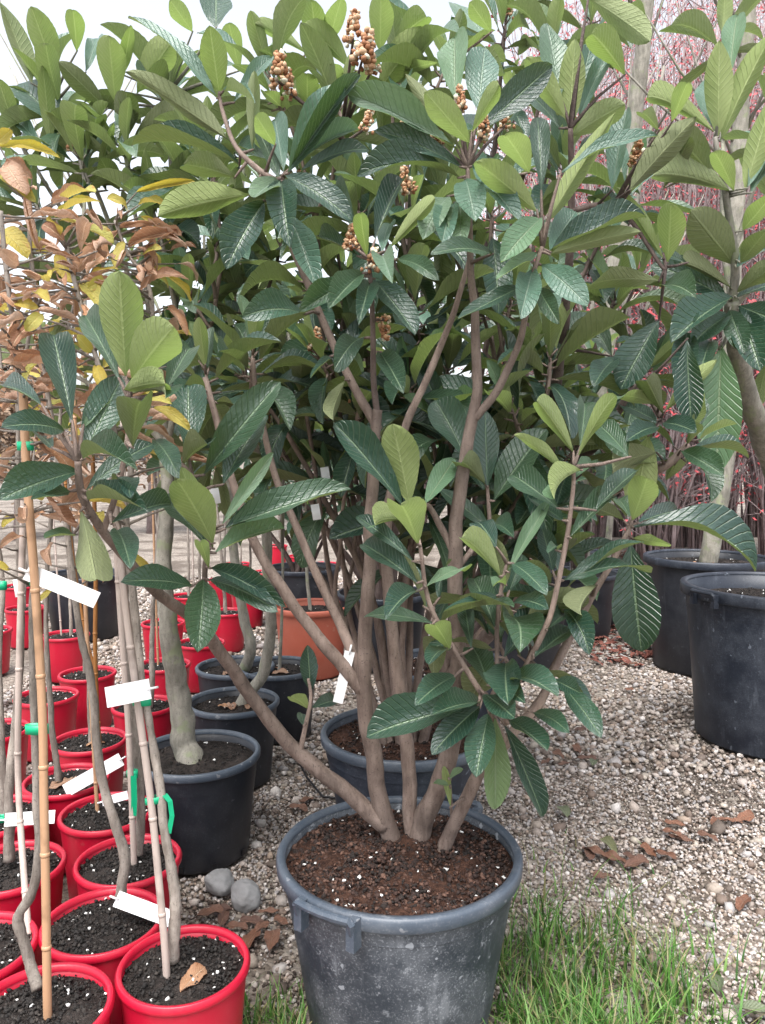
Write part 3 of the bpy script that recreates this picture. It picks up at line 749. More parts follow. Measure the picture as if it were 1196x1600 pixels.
b_('D', 1.57, '1170 160 740 262 150 U .4 .5;1100 80 860 20 120 u')
b_('B', 1.55, '130 810 90 560 105 t;150 810 400 390 150 t .2;160 800 490 350 70 t .6;200 810 530 700 70 t .6 1.;190 760 480 610 75 t .6;110 830 0 590 90 t;90 680 0 540 80 U')
b_('E', 1.53, '130 70 450 285 115 t .45;100 90 -10 175 100 t;120 100 160 410 135 t .6;160 260 285 600 115 t .3')
b_('D', 1.50, '1236 190 1060 510 150 t .35')
b_('E', 1.50, '475 370 370 115 65 t;555 380 690 90 95 t;520 450 490 250 70 U;590 430 630 300 80 t;620 420 835 180 62 U;590 450 640 578 95 t .6;660 465 855 560 65 t;500 530 340 695 100 t .3;490 545 205 710 80 t .3;550 555 745 815 125 t .25;530 580 480 770 90 t;480 450 290 370 65 t;230 720 -65 735 115 t .8')
b_('I', 1.54, '500 85 365 235 85 t .9;580 150 690 340 105 t .4;350 170 258 270 45 t;420 280 360 470 75 u')
b_('B', 1.55, '1000 670 790 430 110 U;960 700 700 345 60 u;930 470 930 180 150 T .1;1040 520 1070 220 155 t .1;1010 620 1135 400 70 U;1060 600 1385 305 125 t .1;940 700 430 440 110 t .2 .9;960 780 555 610 90 t .5;950 830 475 820 80 t .7 1.2')
b_('E', 1.55, '980 90 1025 290 135 t .5;930 200 870 390 95 t;900 170 780 375 115 t .5;1010 30 1230 290 110 t .3;960 200 960 420 100 t')
b_('F', 1.50, '130 240 -155 10 135 U .1;95 60 -20 -115 120 U;150 150 130 -200 90 t;170 300 500 -225 95 U .5;240 60 690 -110 75 t .5 1.1;155 265 -40 480 115 T .3;130 430 -60 560 70 T;60 590 -240 745 85 t;180 430 640 265 130 t .4 .8;185 440 615 335 85 u;190 430 310 240 95 t;150 490 368 685 125 t .5;110 510 50 740 115 t;120 580 235 765 75 t;-80 440 -365 440 90 t .6')
b_('I', 1.47, '720 865 640 488 205 U .1;690 870 365 478 125 t .2;790 860 928 648 95 T .1;700 930 560 960 110 U .6')
b_('J', 1.42, '300 620 130 380 88 U .5;320 640 500 350 60 U .7;270 720 25 540 58 U .3;330 600 350 390 88 t;230 880 15 725 130 t .3;335 700 212 835 110 U .5;300 740 382 660 75 T;400 890 597 705 100 t .25;560 640 415 490 105 t')
b_('K', 1.42, '960 100 800 -5 85 t;990 180 1196 -10 85 t;930 240 885 250 45 t;880 610 980 545 85 t')
b_('M', 1.60, '600 470 1150 670 165 t 1.1 2.2;620 450 800 395 65 t;590 540 640 1030 205 t .45;600 520 770 550 55 U;600 440 665 250 130 U;560 440 430 385 55 u;590 430 530 345 65 t')
b_('M', 1.46, '290 710 685 675 110 t .85 1.4;440 730 375 870 95 u')
b_('K', 1.40, '665 360 485 182 95 U .6;700 340 895 5 70 T .3;720 300 880 445 95 t;650 230 560 108 115 t;720 490 887 512 82 t .6;690 400 630 410 45 U;650 450 400 525 65 t;680 740 858 530 155 t .3;640 600 540 370 115 t;820 740 1003 608 125 t .3;610 870 530 690 135 t;530 700 495 480 85 t')
b_('K', 1.39, '280 210 200 28 190 U .4;260 290 -10 80 75 t .5;280 390 20 208 120 t .35;315 410 500 335 75 T .8;270 430 128 560 100 t;350 580 28 548 85 t .5;430 700 358 588 115 U .3')
b_('L', 1.38, '560 300 38 452 175 t .35;570 290 340 350 95 t;570 310 345 535 125 t .5;610 340 552 640 135 t .4;640 360 640 785 130 T .15;680 390 862 825 115 t .3;700 370 885 515 105 t;590 250 732 365 105 t;450 170 268 303 105 t .4;660 240 780 295 105 t;730 180 930 262 135 t .7;960 220 1135 455 105 t .5;900 180 1040 250 65 t;820 340 985 432 75 t .6;420 50 330 112 90 t')
b_('Q', 1.61, '470 295 462 35 92 t .1;400 205 292 0 128 t .2;490 345 672 100 128 t .2;465 290 382 212 78 u;480 440 300 300 65 t;490 430 560 470 60 t')
b_('L', 1.50, '430 690 350 670 30 T;425 650 485 600 35 T;432 780 400 590 40 U', L0=.06)
REG['R'] = (420, 960)
b_('R', 1.55, '180 330 165 130 75 t .1;170 400 95 350 60 U;180 400 285 365 70 t;150 470 140 420 45 t', L0=.08)
for px, py, Y, i, h in ((550, 384, 1.50, 0, 0), (580, 418, 1.49, 1, 0), (600, 500, 1.53, 2, 1), (718, 168, 1.55, 0, 0), (790, 197, 1.6, 1, 0), (755, 212, 1.55, 2, 0), (683, 220, 1.57, 0, 0), (638, 214, 1.6, 1, 0)):
    P1.flowers(px, py, Y, i, .75, bool(h))

# ------------------------------------------------------------------ loquats behind
def fan(p, base, C, d0, d1, lean=.6, bark=None, knob=.06):
    C = Vector(C); b = Vector(base); dv = C - b; pts = []
    w = Vector((random.uniform(-.05, .05), random.uniform(-.05, .05), 0))
    for t in (0, .12, .3, .5, .7, .87, 1.):
        h = t ** (1 + lean); pts.append(Vector((b.x + dv.x * h, b.y + dv.y * h, b.z + dv.z * t)) + w * math.sin(math.pi * t) * 1.2 + Vector((noise.noise(Vector((t * 3, C.x * 5, 1))), noise.noise(Vector((t * 3, C.x * 5, 7))), 0)) * .03 * math.sin(math.pi * t))
    p.stem(pts, d0, d1, bark=bark, knob=knob)
    return (pts[-1] - pts[-2]).normalized()
def backplant(label, pot, cents, bark, trunk=None, n=(11, 15), Lr=(.17, .25), d=(.022, .009), soil=None, young=3, fl=.25, name='loquat_tree'):
    loc = POT[pot].location; z = POT[pot]['soil_z']
    p = Plant(name, label, 'tree', (loc.x, loc.y, z), bark)
    base0 = Vector((loc.x, loc.y, z - .03))
    if trunk:
        tp = [Vector(base0)] + [at(*q) for q in trunk[0]]
        p.stem(tp, trunk[1], trunk[2], name='trunk', n=12, knob=.10); start = tp[-1]
    for c in cents:
        C = at(*c[:3]) if not isinstance(c, Vector) else c
        if trunk:
            ax = fan(p, start - (tp[-1] - tp[-2]).normalized() * .02, C, trunk[2] * .6, d[1], .25)
        else:
            an = math.atan2(C.y - loc.y, C.x - loc.x) + random.uniform(-.5, .5); k_ = len(p.paths)
            if k_ >= 11:
                q0, dq = near_on([pp[len(pp) // 4: -3] for pp in p.paths if len(pp) > 12], C - Vector((0, 0, .22 + .3 * random.random())))
                ax = fan(p, q0, C, .013, d[1] * .8, .3)
            else: ax = fan(p, base0 + Vector((math.cos(an), math.sin(an), 0)) * random.uniform(.02, .07), C, d[0] * random.uniform(.8, 1.5), d[1], random.uniform(.3, .9))
        ax = (ax + Vector((random.uniform(-.35, .35), random.uniform(-.45, .1), .35))).normalized()
        p.rosette(C, ax, random.randint(*n), Lr, young, shoot=random.uniform(.05, .11))
        if random.random() < fl: p.flowers(C + ax * .03, 0, 0, random.randrange(3), .9)
    return p
P1.rosette(at(322, 586, 1.62), Vector((-.15, -.2, 1)), 11, (.15, .21), 2); P1.rosette(at(395, 556, 1.65), Vector((.1, -.2, 1)), 11, (.15, .21), 2)
for c_, n_ in (((780, 1005, 1.47), 7), ((870, 915, 1.48), 5), ((678, 955, 1.46), 4), ((828, 1020, 1.49), 6), ((790, 940, 1.47), 5)):
    P1.rosette(at(*c_), Vector((random.uniform(-.5, .5), random.uniform(-.2, .6), .8)), n_, (.13, .20), 0, shoot=.05, wr=(.30, .38))
P2 = backplant('dense leafy loquat with fanned brown stems in the dark slate pot behind the dusty pot', 'second',
  [(300,470,2.0),(385,590,1.95),(470,600,2.0),(515,745,2.05),(560,330,1.95),(640,340,1.95),(700,580,1.95),(790,690,1.95),(820,560,2.0),(645,470,1.95),(480,430,1.95),(425,130,1.95),(530,170,1.95),(620,120,2.05),(700,100,2.05),(770,330,2.0),(330,260,2.0),(560,560,2.0),(420,680,2.1),(690,700,2.1),(600,250,2.1),(480,290,2.1),(620,560,2.15),(740,430,2.1),(540,480,2.1),(660,650,2.15),(350,360,2.1),(860,620,2.1),(440,380,2.15),(700,300,2.2),(580,690,2.2),(500,640,2.2),(740,720,2.2),(460,740,2.2),(800,470,2.2),(650,400,2.2),(380,480,2.2),(680,770,1.9),(760,840,1.95),(830,800,2.0),(900,700,2.1),(700,670,1.85),(800,640,1.85),(640,610,1.85),(860,560,1.9),(560,640,1.9),(500,560,1.85),(640,850,2.1),(860,880,2.05)], M['bark'], fl=.5)
P2.traced('B', 2.0, '300 300 260 0 105 U;340 200 400 -10 90 U;440 320 225 115 95 U .5;580 240 585 -40 135 U .1;570 430 792 128 135 U .2;240 250 0 112 65 U .4;210 340 30 230 75 u;240 520 240 345 100 U;180 560 40 430 75 U;360 410 350 300 95 U;650 200 800 80 95 U .4;1080 170 925 15 135 t .1;1100 150 1000 10 75 U;690 330 840 290 60 U', L0=.22)
P2.flowers(566, 95, 1.72, 0, 1.25); P2.flowers(552, 62, 1.73, 1, 1.1); P2.flowers(582, 108, 1.74, 2, .9); P2.flowers(436, 128, 1.74, 2, 1.2); P2.flowers(452, 145, 1.76, 1, .9); P2.flowers(640, 296, 1.72, 0, .9); P2.flowers(572, 200, 1.72, 1, .8)
P3 = backplant('tall loquat whose thick stem leans towards the worn tubs, in the pot two back', 'third',
  [(905,640,2.5),(960,470,2.4),(1010,580,2.4),(860,90,2.4),(925,30,2.5),(790,40,2.5),(985,290,2.3),(700,660,2.7),(850,460,2.5),(955,700,2.4),(930,380,2.5),(760,480,2.7),(640,600,2.8),(840,700,2.5),(780,200,2.6),(1000,430,2.6),(880,260,2.5)], M['bark_dark'], d=(.03, .010), fl=.3)
P3.stem(path('700 1060 2.9;760 990 2.75;802 940 2.6;861 864 2.4;900 815 2.2;945 775 2.1;996 745 2.0;1040 728 1.95;1076 694 1.95'), .075, .016, bark=M['bark'])
P3.stem(path('861 866 2.4;866 800 2.3;873 757 2.25;913 714 2.15;943 684 2.05;972 636 1.98;1000 600 1.97;1033 655 1.93'), .04, .012, bark=M['bark_dark'])
P3.stem(path('690 1060 2.9;770 950 2.7;830 840 2.4;853 740 2.2;870 600 2.0;882 510 1.9;890 400 1.8;893 300 1.75;891 200 1.70'), .05, .011)
P3.stem(path('890 330 1.76;950 320 1.78;990 350 1.8;1037 420 1.8;1036 395 1.8'), .014, .007)
c_ = P3.traced
c_('C', 1.70, '280 600 310 178 120 U .05;240 450 175 108 135 t .1;300 560 385 195 110 t;320 560 488 198 75 t .4;270 560 80 268 105 U .2;240 600 90 440 75 t;290 640 540 488 135 u .5;300 800 500 608 95 t;480 890 552 508 105 t .2;560 890 872 548 120 u .2;700 610 620 530 60 u;760 570 832 388 75 U;540 350 385 158 120 U .5;370 -10 655 192 120 u .4')
c_('F', 1.80, '740 480 755 205 165 U .1;720 460 500 130 65 U;700 565 370 590 115 u .9;720 590 872 642 115 t;830 480 660 440 60 t;560 300 440 240 70 t')
c_('J', 1.90, '700 0 520 325 200 t .3;500 180 395 310 95 t;480 170 360 -25 105 t;700 400 498 372 85 U .8;690 470 520 390 85 t;690 500 548 565 85 t .5;720 480 872 525 135 t .5;725 430 970 185 60 U .2;720 440 640 280 100 u;800 610 1000 725 135 t .4;690 620 480 705 135 u;650 540 590 890 155 U .2;830 90 850 480 125 t .2;440 480 550 640 90 t')
P3.rosette(at(1078, 690, 1.95), Vector((.4, -.2, .7)), 9, (.16, .22), 2)
P3.flowers(997, 253, 1.75, 0, .9); P3.flowers(600, 230, 2.4, 1, .9)

P5 = Plant('loquat_tree', 'leaning loquat with a stout smooth trunk and broad pale leaves over the worn wide tub', 'tree', (POT['rb3'].location.x, POT['rb3'].location.y, POT['rb3']['soil_z']), M['bark_grey'])
lb = Vector(POT['rb3'].location) + Vector((0, 0, POT['rb3']['soil_z'] - .04))
P5.stem([lb, lb + Vector((.0, -.12, .25)), at(1196, 690, 2.60), at(1176, 640, 2.48), at(1155, 570, 2.36), at(1148, 520, 2.28), at(1145, 470, 2.22)], .10, .040, name='trunk', n=12)
P5.stem(path('1146 480 2.23;1148 400 2.18;1135 310 2.14;1122 240 2.10;1118 215 2.1'), .028, .011)
P5.stem(path('1146 500 2.25;1135 530 2.2;1126 545 2.15'), .016, .009)
d_ = P5.traced
d_('F', 2.2, '1050 490 848 238 195 u .1;1045 640 758 852 135 t .4;1020 650 662 490 135 t .4;1040 600 800 480 65 u .6;1060 620 1240 498 135 u .3;1070 680 1290 770 105 t;1060 640 1290 560 95 t;1030 720 850 862 105 t;1075 700 1172 985 155 t .4;1030 700 1100 905 105 t', L0=.25)
d_('J', 2.15, '990 115 968 722 195 T .2;830 60 800 350 110 t;940 100 880 300 100 t', L0=.25)
d_('C', 2.1, '975 640 982 188 120 U .05;985 660 1235 150 105 U .3;960 620 912 370 95 t;1030 350 1065 75 100 T;960 620 643 455 75 U .9;955 830 755 620 150 u .6;1030 890 678 820 130 u .6;1100 890 1230 438 115 U .2;1050 890 958 710 85 U;1110 880 1200 690 85 t;1130 900 1240 700 80 t;720 880 850 640 80 u', L0=.25)
d_('F', 2.15, '1090 330 1240 150 105 U;1080 480 1200 330 110 u;1060 500 1200 420 90 t', L0=.25)
for c in ((1215, 200, 2.3), (1230, 330, 2.5), (1130, 60, 2.6), (1200, 560, 2.6)):
    C = at(*c); ax = fan(P5, at(1146, 480, 2.25), C, .022, .009, .2); P5.rosette(C, ax + Vector((0, 0, .3)), 10, (.18, .25))

P6 = backplant('loquat with thick pale grey trunk in the round black pot by the red pots', 'b1',
  [(85,150,2.2),(125,250,2.1),(195,235,2.1),(55,320,2.15),(240,330,2.1),(260,150,2.2),(335,430,2.1),(270,560,2.2),(300,300,2.15),(60,560,2.4),(200,640,2.4),(140,430,2.3),(30,220,2.2)], M['bark_grey'],
  trunk=([(288,1165,2.24),(283,1110,2.24),(272,1030,2.22),(262,965,2.2),(256,880,2.2),(262,790,2.22),(258,690,2.25)], .085, .034), fl=.35)
P6.traced('A', 2.15, '270 370 145 30 125 U .1;240 690 200 300 65 U;150 390 0 10 85 u;340 650 70 400 150 t;200 690 -20 490 85 t;500 510 275 290 85 u;540 480 510 168 130 U .1;575 350 612 118 60 U;360 240 342 48 80 U;400 340 462 178 65 t;640 440 800 198 130 U;370 700 238 518 115 u;440 670 450 550 105 u;580 670 592 428 135 u;560 690 325 470 85 u;620 650 845 530 105 u;500 890 408 810 65 t;560 890 470 740 85 U;600 890 622 820 75 U;465 815 532 575 50 U;900 150 795 0 75 U;1010 130 1010 -50 150 t .1;1120 330 1070 108 85 U', L0=.23)
P7 = backplant('loquat with a slanting trunk behind, in the black pot with dead leaves', 'b2',
  [(485,190,2.7),(330,720,2.6),(440,690,2.6),(380,390,2.6),(450,520,2.6),(300,640,2.6),(360,500,2.6),(270,420,2.7),(410,280,2.7)], M['bark_grey'],
  trunk=([(385,1090,2.75),(412,1050,2.72),(424,970,2.68),(418,880,2.66),(415,780,2.66),(400,690,2.66)], .05, .028))
P8 = backplant('thin-trunked loquat in the black pot squeezed between red pots', 'b3',
  [(290,700,3.1),(320,330,3.1),(380,200,3.1),(300,520,3.1),(420,420,3.1),(200,380,3.1),(420,600,3.1),(220,620,3.1)], M['bark_grey'],
  trunk=([(392,1020,3.1),(378,950,3.1),(365,860,3.1),(355,760,3.1),(350,690,3.1)], .05, .03), n=(9, 11))
for k, (pk, cs, lab) in enumerate((
  ('bk3', [(620,480,3.9),(700,420,3.9),(780,560,3.9),(840,330,3.9),(700,250,3.9),(760,650,3.9),(860,500,3.9),(620,640,3.9),(800,150,4.),(700,100,4.),(700,720,3.9),(820,740,3.9),(880,650,3.9),(640,740,3.9),(770,460,3.8),(900,720,3.9)], 'shaded loquat far back behind the slate pots'),
  ('bk4', [(470,480,4.0),(540,420,4.0),(560,600,4.0),(470,330,4.0),(600,300,4.0),(440,620,4.0),(520,690,4.0),(550,200,4.),(640,160,4.),(380,700,4.0),(460,740,4.0),(570,750,4.0),(340,560,4.),(400,480,3.9),(600,690,4.)], 'shaded loquat far back behind the terracotta pot'),
  ('bk6', [(440,760,5.1),(480,800,5.1),(520,770,5.1),(400,790,5.1),(360,770,5.1),(500,720,5.2),(560,790,5.1),(430,700,5.2),(320,740,5.2)], 'low shaded loquat behind the rearmost red pots'),
  ('rb1', [(860,600,4.7),(930,560,4.7),(960,640,4.7),(880,420,4.7),(820,660,4.7),(930,740,4.7),(980,720,4.7),(900,800,4.7)], 'loquat in the mid-sized black pot at the gravel edge'))):
    backplant(lab, pk, cs, M['bark_dark'], n=(10, 13), Lr=(.2, .28), d=(.04, .014), fl=.2)

# ------------------------------------------------------------------ saplings, canes, ties and labels in the red pots
SAP = {}
def sapling(key, pot, pts, d0, d1, label, lean=None):
    loc = POT[pot].location; z = POT[pot]['soil_z']
    p = Plant('chestnut_sapling', label, 'sapling', (loc.x, loc.y, z), M['bark_sapling'], 'saplings in the red pots')
    p.stem(pts, d0, d1, name='trunk', n=10, knob=.16); SAP[key] = p; return p
def cane(pot, pts, d, mat, label):
    P3 = [tuple(at(*q)) if not isinstance(q, Vector) else tuple(q) for q in pts]; Q = [Vector(q) for q in smooth_path(P3, 8)]
    root = empty('bamboo_cane', Q[0]); tag(root, label, 'cane', 'canes in the red pots')
    rad = []; acc = 0
    for i, q in enumerate(Q):
        if i: acc += (q - Q[i - 1]).length
        rad.append(d * .5)
    b = MB(); b.tube(Q, rad, 10); link('shaft', b.mesh('shaft', mat), root)
    b = MB(); acc = 0; nxt = .12
    for a, c in zip(Q[:-1], Q[1:]):
        l = (c - a).length
        while acc + l > nxt:
            m = a + (c - a) * ((nxt - acc) / l); t = (c - a).normalized()
            b = MB(); b.tube([m - t * .004, m - t * .0015, m + t * .0015, m + t * .004], [d * .5, d * .58, d * .58, d * .5], 10); link('node_ring', b.mesh('node_ring', mat), root); nxt += random.uniform(.13, .19)
        acc += l
    return Q
def soilp(pot, dx, dy): l = POT[pot].location; return Vector((l.x + dx, l.y + dy, POT[pot]['soil_z'] - .03))
def potY(k): return POT[k].location.y
y0 = potY('r0')
sapling('s0', 'r0', [at(272, 1500, y0 + .01), at(273, 1440, y0), at(274, 1400, y0), at(270, 1365, y0), at(258, 1300, y0), at(246, 1200, y0 + .01), at(225, 1080, y0 + .02), at(205, 900, y0 + .02), at(190, 750, y0 + .02), at(172, 640, y0 + .02), at(147, 547, y0 + .02), at(117, 440, y0 + .02), at(104, 385, y0 + .02)], .024, .007, 'grey kinked sapling in the corner red pot beside the grass tuft')
y1 = potY('r1')
sapling('s1', 'r1', [at(60, 1545, y1 + .03), at(48, 1505, y1 + .05), at(32, 1455, y1 + .05), at(30, 1430, y1 + .05), at(50, 1394, y1 + .05), at(62, 1317, y1 + .05), at(58, 1250, y1 + .05), at(55, 1140, y1 + .06), at(52, 1000, y1 + .06), at(52, 900, y1 + .06), at(44, 780, y1 + .06), at(35, 650, y1 + .06), at(22, 520, y1 + .06), at(8, 400, y1 + .06), at(2, 330, y1 + .06)], .021, .007, 'pale crooked sapling tied to the orange bamboo cane')
y2 = potY('r2')
sapling('s2', 'r2', [at(190, 1408, y2 + .02), at(191, 1385, y2 + .02), at(196, 1345, y2 + .02), at(182, 1290, y2 + .02), at(165, 1238, y2 + .02), at(153, 1175, y2 + .02), at(148, 1112, y2 + .02), at(140, 1050, y2 + .02), at(128, 1000, y2 + .03), at(112, 890, y2 + .04), at(100, 780, y2 + .05), at(80, 650, y2 + .05), at(60, 500, y2 + .05), at(48, 390, y2 + .05), at(47, 317, y2 + .05)], .025, .007, 'brown-grey sapling with the label knotted at its foot')
y4 = potY('r4')
sapling('s4', 'r4', [at(217, 1335, y4 + .02), at(218, 1300, y4 + .02), at(220, 1240, y4 + .02), at(214, 1170, y4 + .02), at(200, 1000, y4 + .03), at(196, 850, y4 + .03), at(210, 700, y4 + .03), at(238, 560, y4 + .03), at(240, 500, y4 + .03), at(230, 440, y4 + .03), at(200, 395, y4 + .03), at(180, 345, y4 + .03)], .024, .007, 'dark sapling behind a cane in the red pot touching the round black pot')
y5 = potY('r5')
sapling('s5', 'r5', [at(14, 1345, y5), at(15, 1290, y5), at(14, 1240, y5), at(24, 1130, y5), at(34, 1000, y5), at(30, 860, y5), at(28, 700, y5), at(40, 560, y5), at(60, 450, y5)], .027, .007, 'sapling with a white label and green tie near its foot')
y7 = potY('r7')
sapling('s7', 'r7', [at(93, 1228, y7), at(88, 1190, y7), at(82, 1140, y7), at(76, 1050, y7), at(72, 950, y7), at(80, 800, y7), at(95, 650, y7), at(105, 520, y7), at(140, 400, y7)], .022, .007, 'dark sapling rising from the red pot with dead leaves')
for i in range(8, 31):
    k = 'r%d' % i; l = POT[k].location
    h = random.uniform(1.35, 1.7); lx, ly = random.uniform(-.12, .12), random.uniform(-.05, .1); ox, oy = random.uniform(-.03, .03), random.uniform(-.02, .03)
    b0 = soilp(k, ox, oy); pts = [b0 + Vector((lx * t ** 1.4 + .02 * noise.noise(Vector((t * 5, i, 0))), ly * t + .02 * noise.noise(Vector((t * 5, i, 5))), (h - .2) * t)) for t in (0, .1, .2, .35, .5, .65, .8, .92, 1)]
    if i in (22, 23, 24, 25, 26, 30): pts = [p_ for p_ in pts[:7]]
    sapling('s%d' % i, k, pts, random.uniform(.016, .026), .007, 'slender sapling growing from the ' + POT[k]['label'])
cane('r0', [at(261, 1530, y0 - .02), at(258, 1480, y0 - .02), at(248, 1370, y0 - .01), at(236, 1250, y0), at(216, 1100, y0 + .01), at(197, 950, y0 + .02), at(180, 780, y0 + .03), at(168, 650, y0 + .04)], .0135, M['bamboo_pale'], 'pale bamboo cane beside the kinked sapling in the corner red pot')
cane('r1', [at(75, 1590, y1 - .01), at(74, 1550, y1 - .01), at(72, 1400, y1), at(69, 1250, y1 + .01), at(66, 1100, y1 + .02), at(54, 900, y1 + .03), at(42, 740, y1 + .04), at(36, 600, y1 + .05)], .0145, M['bamboo'], 'orange-tan bamboo cane in the outermost row of red pots')
cane('r4', [at(210, 1355, y4 - .01), at(206, 1250, y4 - .01), at(200, 1120, y4), at(190, 980, y4), at(182, 850, y4), at(176, 700, y4)], .014, M['bamboo_pale'], 'pale cane beside the dark sapling in the red pot touching the black pot')
cane('r2', [soilp('r3', .09, .05), at(30, 1250, y2 + .1), at(29, 1100, y2 + .1), at(34, 900, y2 + .1), at(38, 760, y2 + .1)], .0135, M['bamboo_pale'], 'pale pinkish cane in the outermost red pot row behind the orange cane')
y9 = potY('r9')
cane('r9', [at(158, 1185, y9 - .02), at(155, 1150, y9 - .02), at(151, 1080, y9 - .02), at(149, 1000, y9 - .02), at(150, 900, y9 - .02), at(147, 760, y9 - .02), at(140, 620, y9 - .02)], .014, M['bamboo_brown'], 'glossy brown cane in the red pot with a fallen leaf')
y13 = potY('r13')
cane('r13', [at(152, 1060, y13 - .01), at(136, 1000, y13 - .01), at(118, 900, y13 - .01), at(106, 800, y13 - .01), at(98, 700, y13)], .016, M['bamboo_brown'], 'slanting glossy brown cane in the red pot with mossy soil')
for i, kk in enumerate(('r6', 'r10', 'r11', 'r12', 'r16', 'r15', 'r21', 'r18')):
    a0 = soilp(kk, -.03, .02); lx = random.uniform(-.12, .06)
    cane(kk, [a0, a0 + Vector((lx * .3, 0, .45)), a0 + Vector((lx, .03, 1.15))], .0105, M['bamboo_pale'] if i % 2 else M['bamboo'], 'bamboo cane in the ' + POT[kk]['label'])

def strip(name, pts, width, thick, mat, face=None):
    """a thin bent strip (label, tie) through 3D points"""
    v = []; f = []
    for i, p in enumerate(pts):
        t = (pts[min(i + 1, len(pts) - 1)] - pts[max(i - 1, 0)]).normalized(); tc = face if face is not None else (CAMV - p).normalized()
        up = tc.cross(t).normalized(); nn = t.cross(up)
        for s_, n_ in ((-1, -1), (1, -1), (1, 1), (-1, 1)): v.append(tuple(p + up * width * .5 * s_ + nn * thick * .5 * n_))
    m = len(pts)
    for i in range(m - 1):
        for k in range(4):
            k2 = (k + 1) % 4; f.append((i * 4 + k, i * 4 + k2, (i + 1) * 4 + k2, (i + 1) * 4 + k))
    f.append((3, 2, 1, 0)); f.append(tuple((m - 1) * 4 + k for k in range(4)))
    return mesh(name, v, f, mat, False)
def label_tag(x0, y0_, x1, y1_, Y, h, label, ink=True, bend=.006, loop=True):
    a, b = at(x0, y0_, Y), at(x1, y1_, Y - .01); root = empty('plant_label', a); tag(root, label, 'label', 'white plant labels')
    d = b - a; tc = (CAMV - a).normalized(); w = h * mpp(Y)
    pts = [a + d * t + tc * (bend * math.sin(t * 3.1)) for t in [i / 10 for i in range(11)]]
    link('strip', strip('label_strip', pts, w, .0008, M['tag']), root)
    if loop:
        up = tc.cross(d).normalized()
        c = a - d.normalized() * .004
        ring = [c + (d.normalized() * math.cos(t) + tc * math.sin(t)) * .009 for t in [i * 6.283 / 12 for i in range(13)]]
        link('loop', strip('label_loop', ring, w * .8, .0007, M['tag'], face=up), root) if False else None
        bb = MB(); bb.tube(ring, .0022, 6); link('loop', bb.mesh('label_loop', M['tag']), root)
    if ink:
        up = tc.cross(d).normalized(); mb = MB()
        for t0, t1, s in ((.28, .42, .26), (.28, .36, .1), (.52, .55, .0), (.66, .74, -.05), (.84, .88, -.1)):
            p0 = a + d * t0 + tc * (bend * math.sin(t0 * 3.1) + .0009) + up * w * s; p1 = a + d * t1 + tc * (bend * math.sin(t1 * 3.1) + .0009) + up * w * s
            mb.tube([p0, p1], .0005, 4)
        link('print', mb.mesh('print', M['ink'], False), root)
    return root
label_tag(42, 893, 152, 938, y1 + .04, 26, 'long printed white label tied high on the orange bamboo cane')
label_tag(235, 1076, 166, 1090, y0 - .005, 32, 'blank white label across the pale cane of the corner red pot', ink=False)
label_tag(182, 1404, 268, 1436, y2 + .0, 24, 'white label lying from a sapling foot over the red rim', ink=True)
label_tag(190, 1186, 102, 1236, y7 - .09, 21, 'white label slanting above the red pot with dead leaves', ink=False)
label_tag(8, 1281, 86, 1276, y5 - .02, 20, 'white label near the foot of the sapling with green tie')
label_tag(160, 1253, 200, 1242, potY('r6') - .02, 13, 'short crumpled white label in the red pot of fresh black soil', ink=False)
label_tag(547, 1018, 528, 1098, 1.575, 16, 'narrow white label looped on a stem of the dusty pot loquat', ink=False)
label_tag(28, 905, 32, 932, y5 - .0, 14, 'small white label hanging behind the pale pinkish cane', ink=False, loop=False)
for px, py, Y in ((507, 742, 2.0), (492, 800, 2.0), (565, 610, 2.1), (335, 775, 2.3)):
    label_tag(px, py - 12, px + 4, py + 12, Y, 13, 'tiny white label glinting among the shaded loquat stems', ink=False, loop=False)
def tie(px, py, Y, w, h, label, tail=None, ang=0.):
    c = at(px, py, Y); root = empty('plant_tie', c); tag(root, label, 'plant tie', 'green plant ties')
    rx = w * .5 * mpp(Y); ry = .008; b = MB(); n = 20; hh = h * mpp(Y) * .5
    v = []; f = []
    for k in range(n):
        a = 6.283 * k / n
        x, y = rx * math.cos(a), ry * math.sin(a)
        for z, g in ((-hh, 1), (hh, 1), (hh, .93), (-hh, .93)):
            v.append((c.x + x * g, c.y + y * g, c.z + z + x * math.tan(ang)))
    for k in range(n):
        k2 = (k + 1) % n
        for q in range(4): q2 = (q + 1) % 4; f.append((k * 4 + q, k2 * 4 + q, k2 * 4 + q2, k * 4 + q2))
    link('band', mesh('tie_band', v, f, M['green_tie']), root)
    if tail: link('tail', strip('tie_tail', [at(*q) for q in tail], h * .7 * mpp(Y), .001, M['green_tie']), root)
tie(58, 1139, y1 + .04, 38, 15, 'green tie around the crooked sapling and orange cane')
tie(56, 908, y1 + .045, 20, 13, 'green tie under the long printed label on the orange cane')
tie(222, 1096, y0 + .015, 30, 12, 'green tie just below the blank white label')
tie(244, 1249, y0 + .005, 36, 11, 'green tie with a long hanging tail by the round black pot', tail=[(258, 1242, y0), (266, 1252, y0), (269, 1275, y0), (264, 1302, y0)], ang=.2)
tie(207, 1209, y4 - .0, 18, 13, 'green tie with a straight tail on the cane by the black pot', tail=[(209, 1212, y4 - .015), (210, 1250, y4 - .015), (209, 1275, y4 - .015)])
tie(3, 915, y5 + .0, 16, 13, 'green tie on a sapling at the outer side of the red block')
tie(3, 1279, y5 + .0, 14, 10, 'green tie low on the sapling with the white label')
tie(40, 697, y1 + .045, 26, 14, 'green tie high up where the orange cane meets dry leaves')

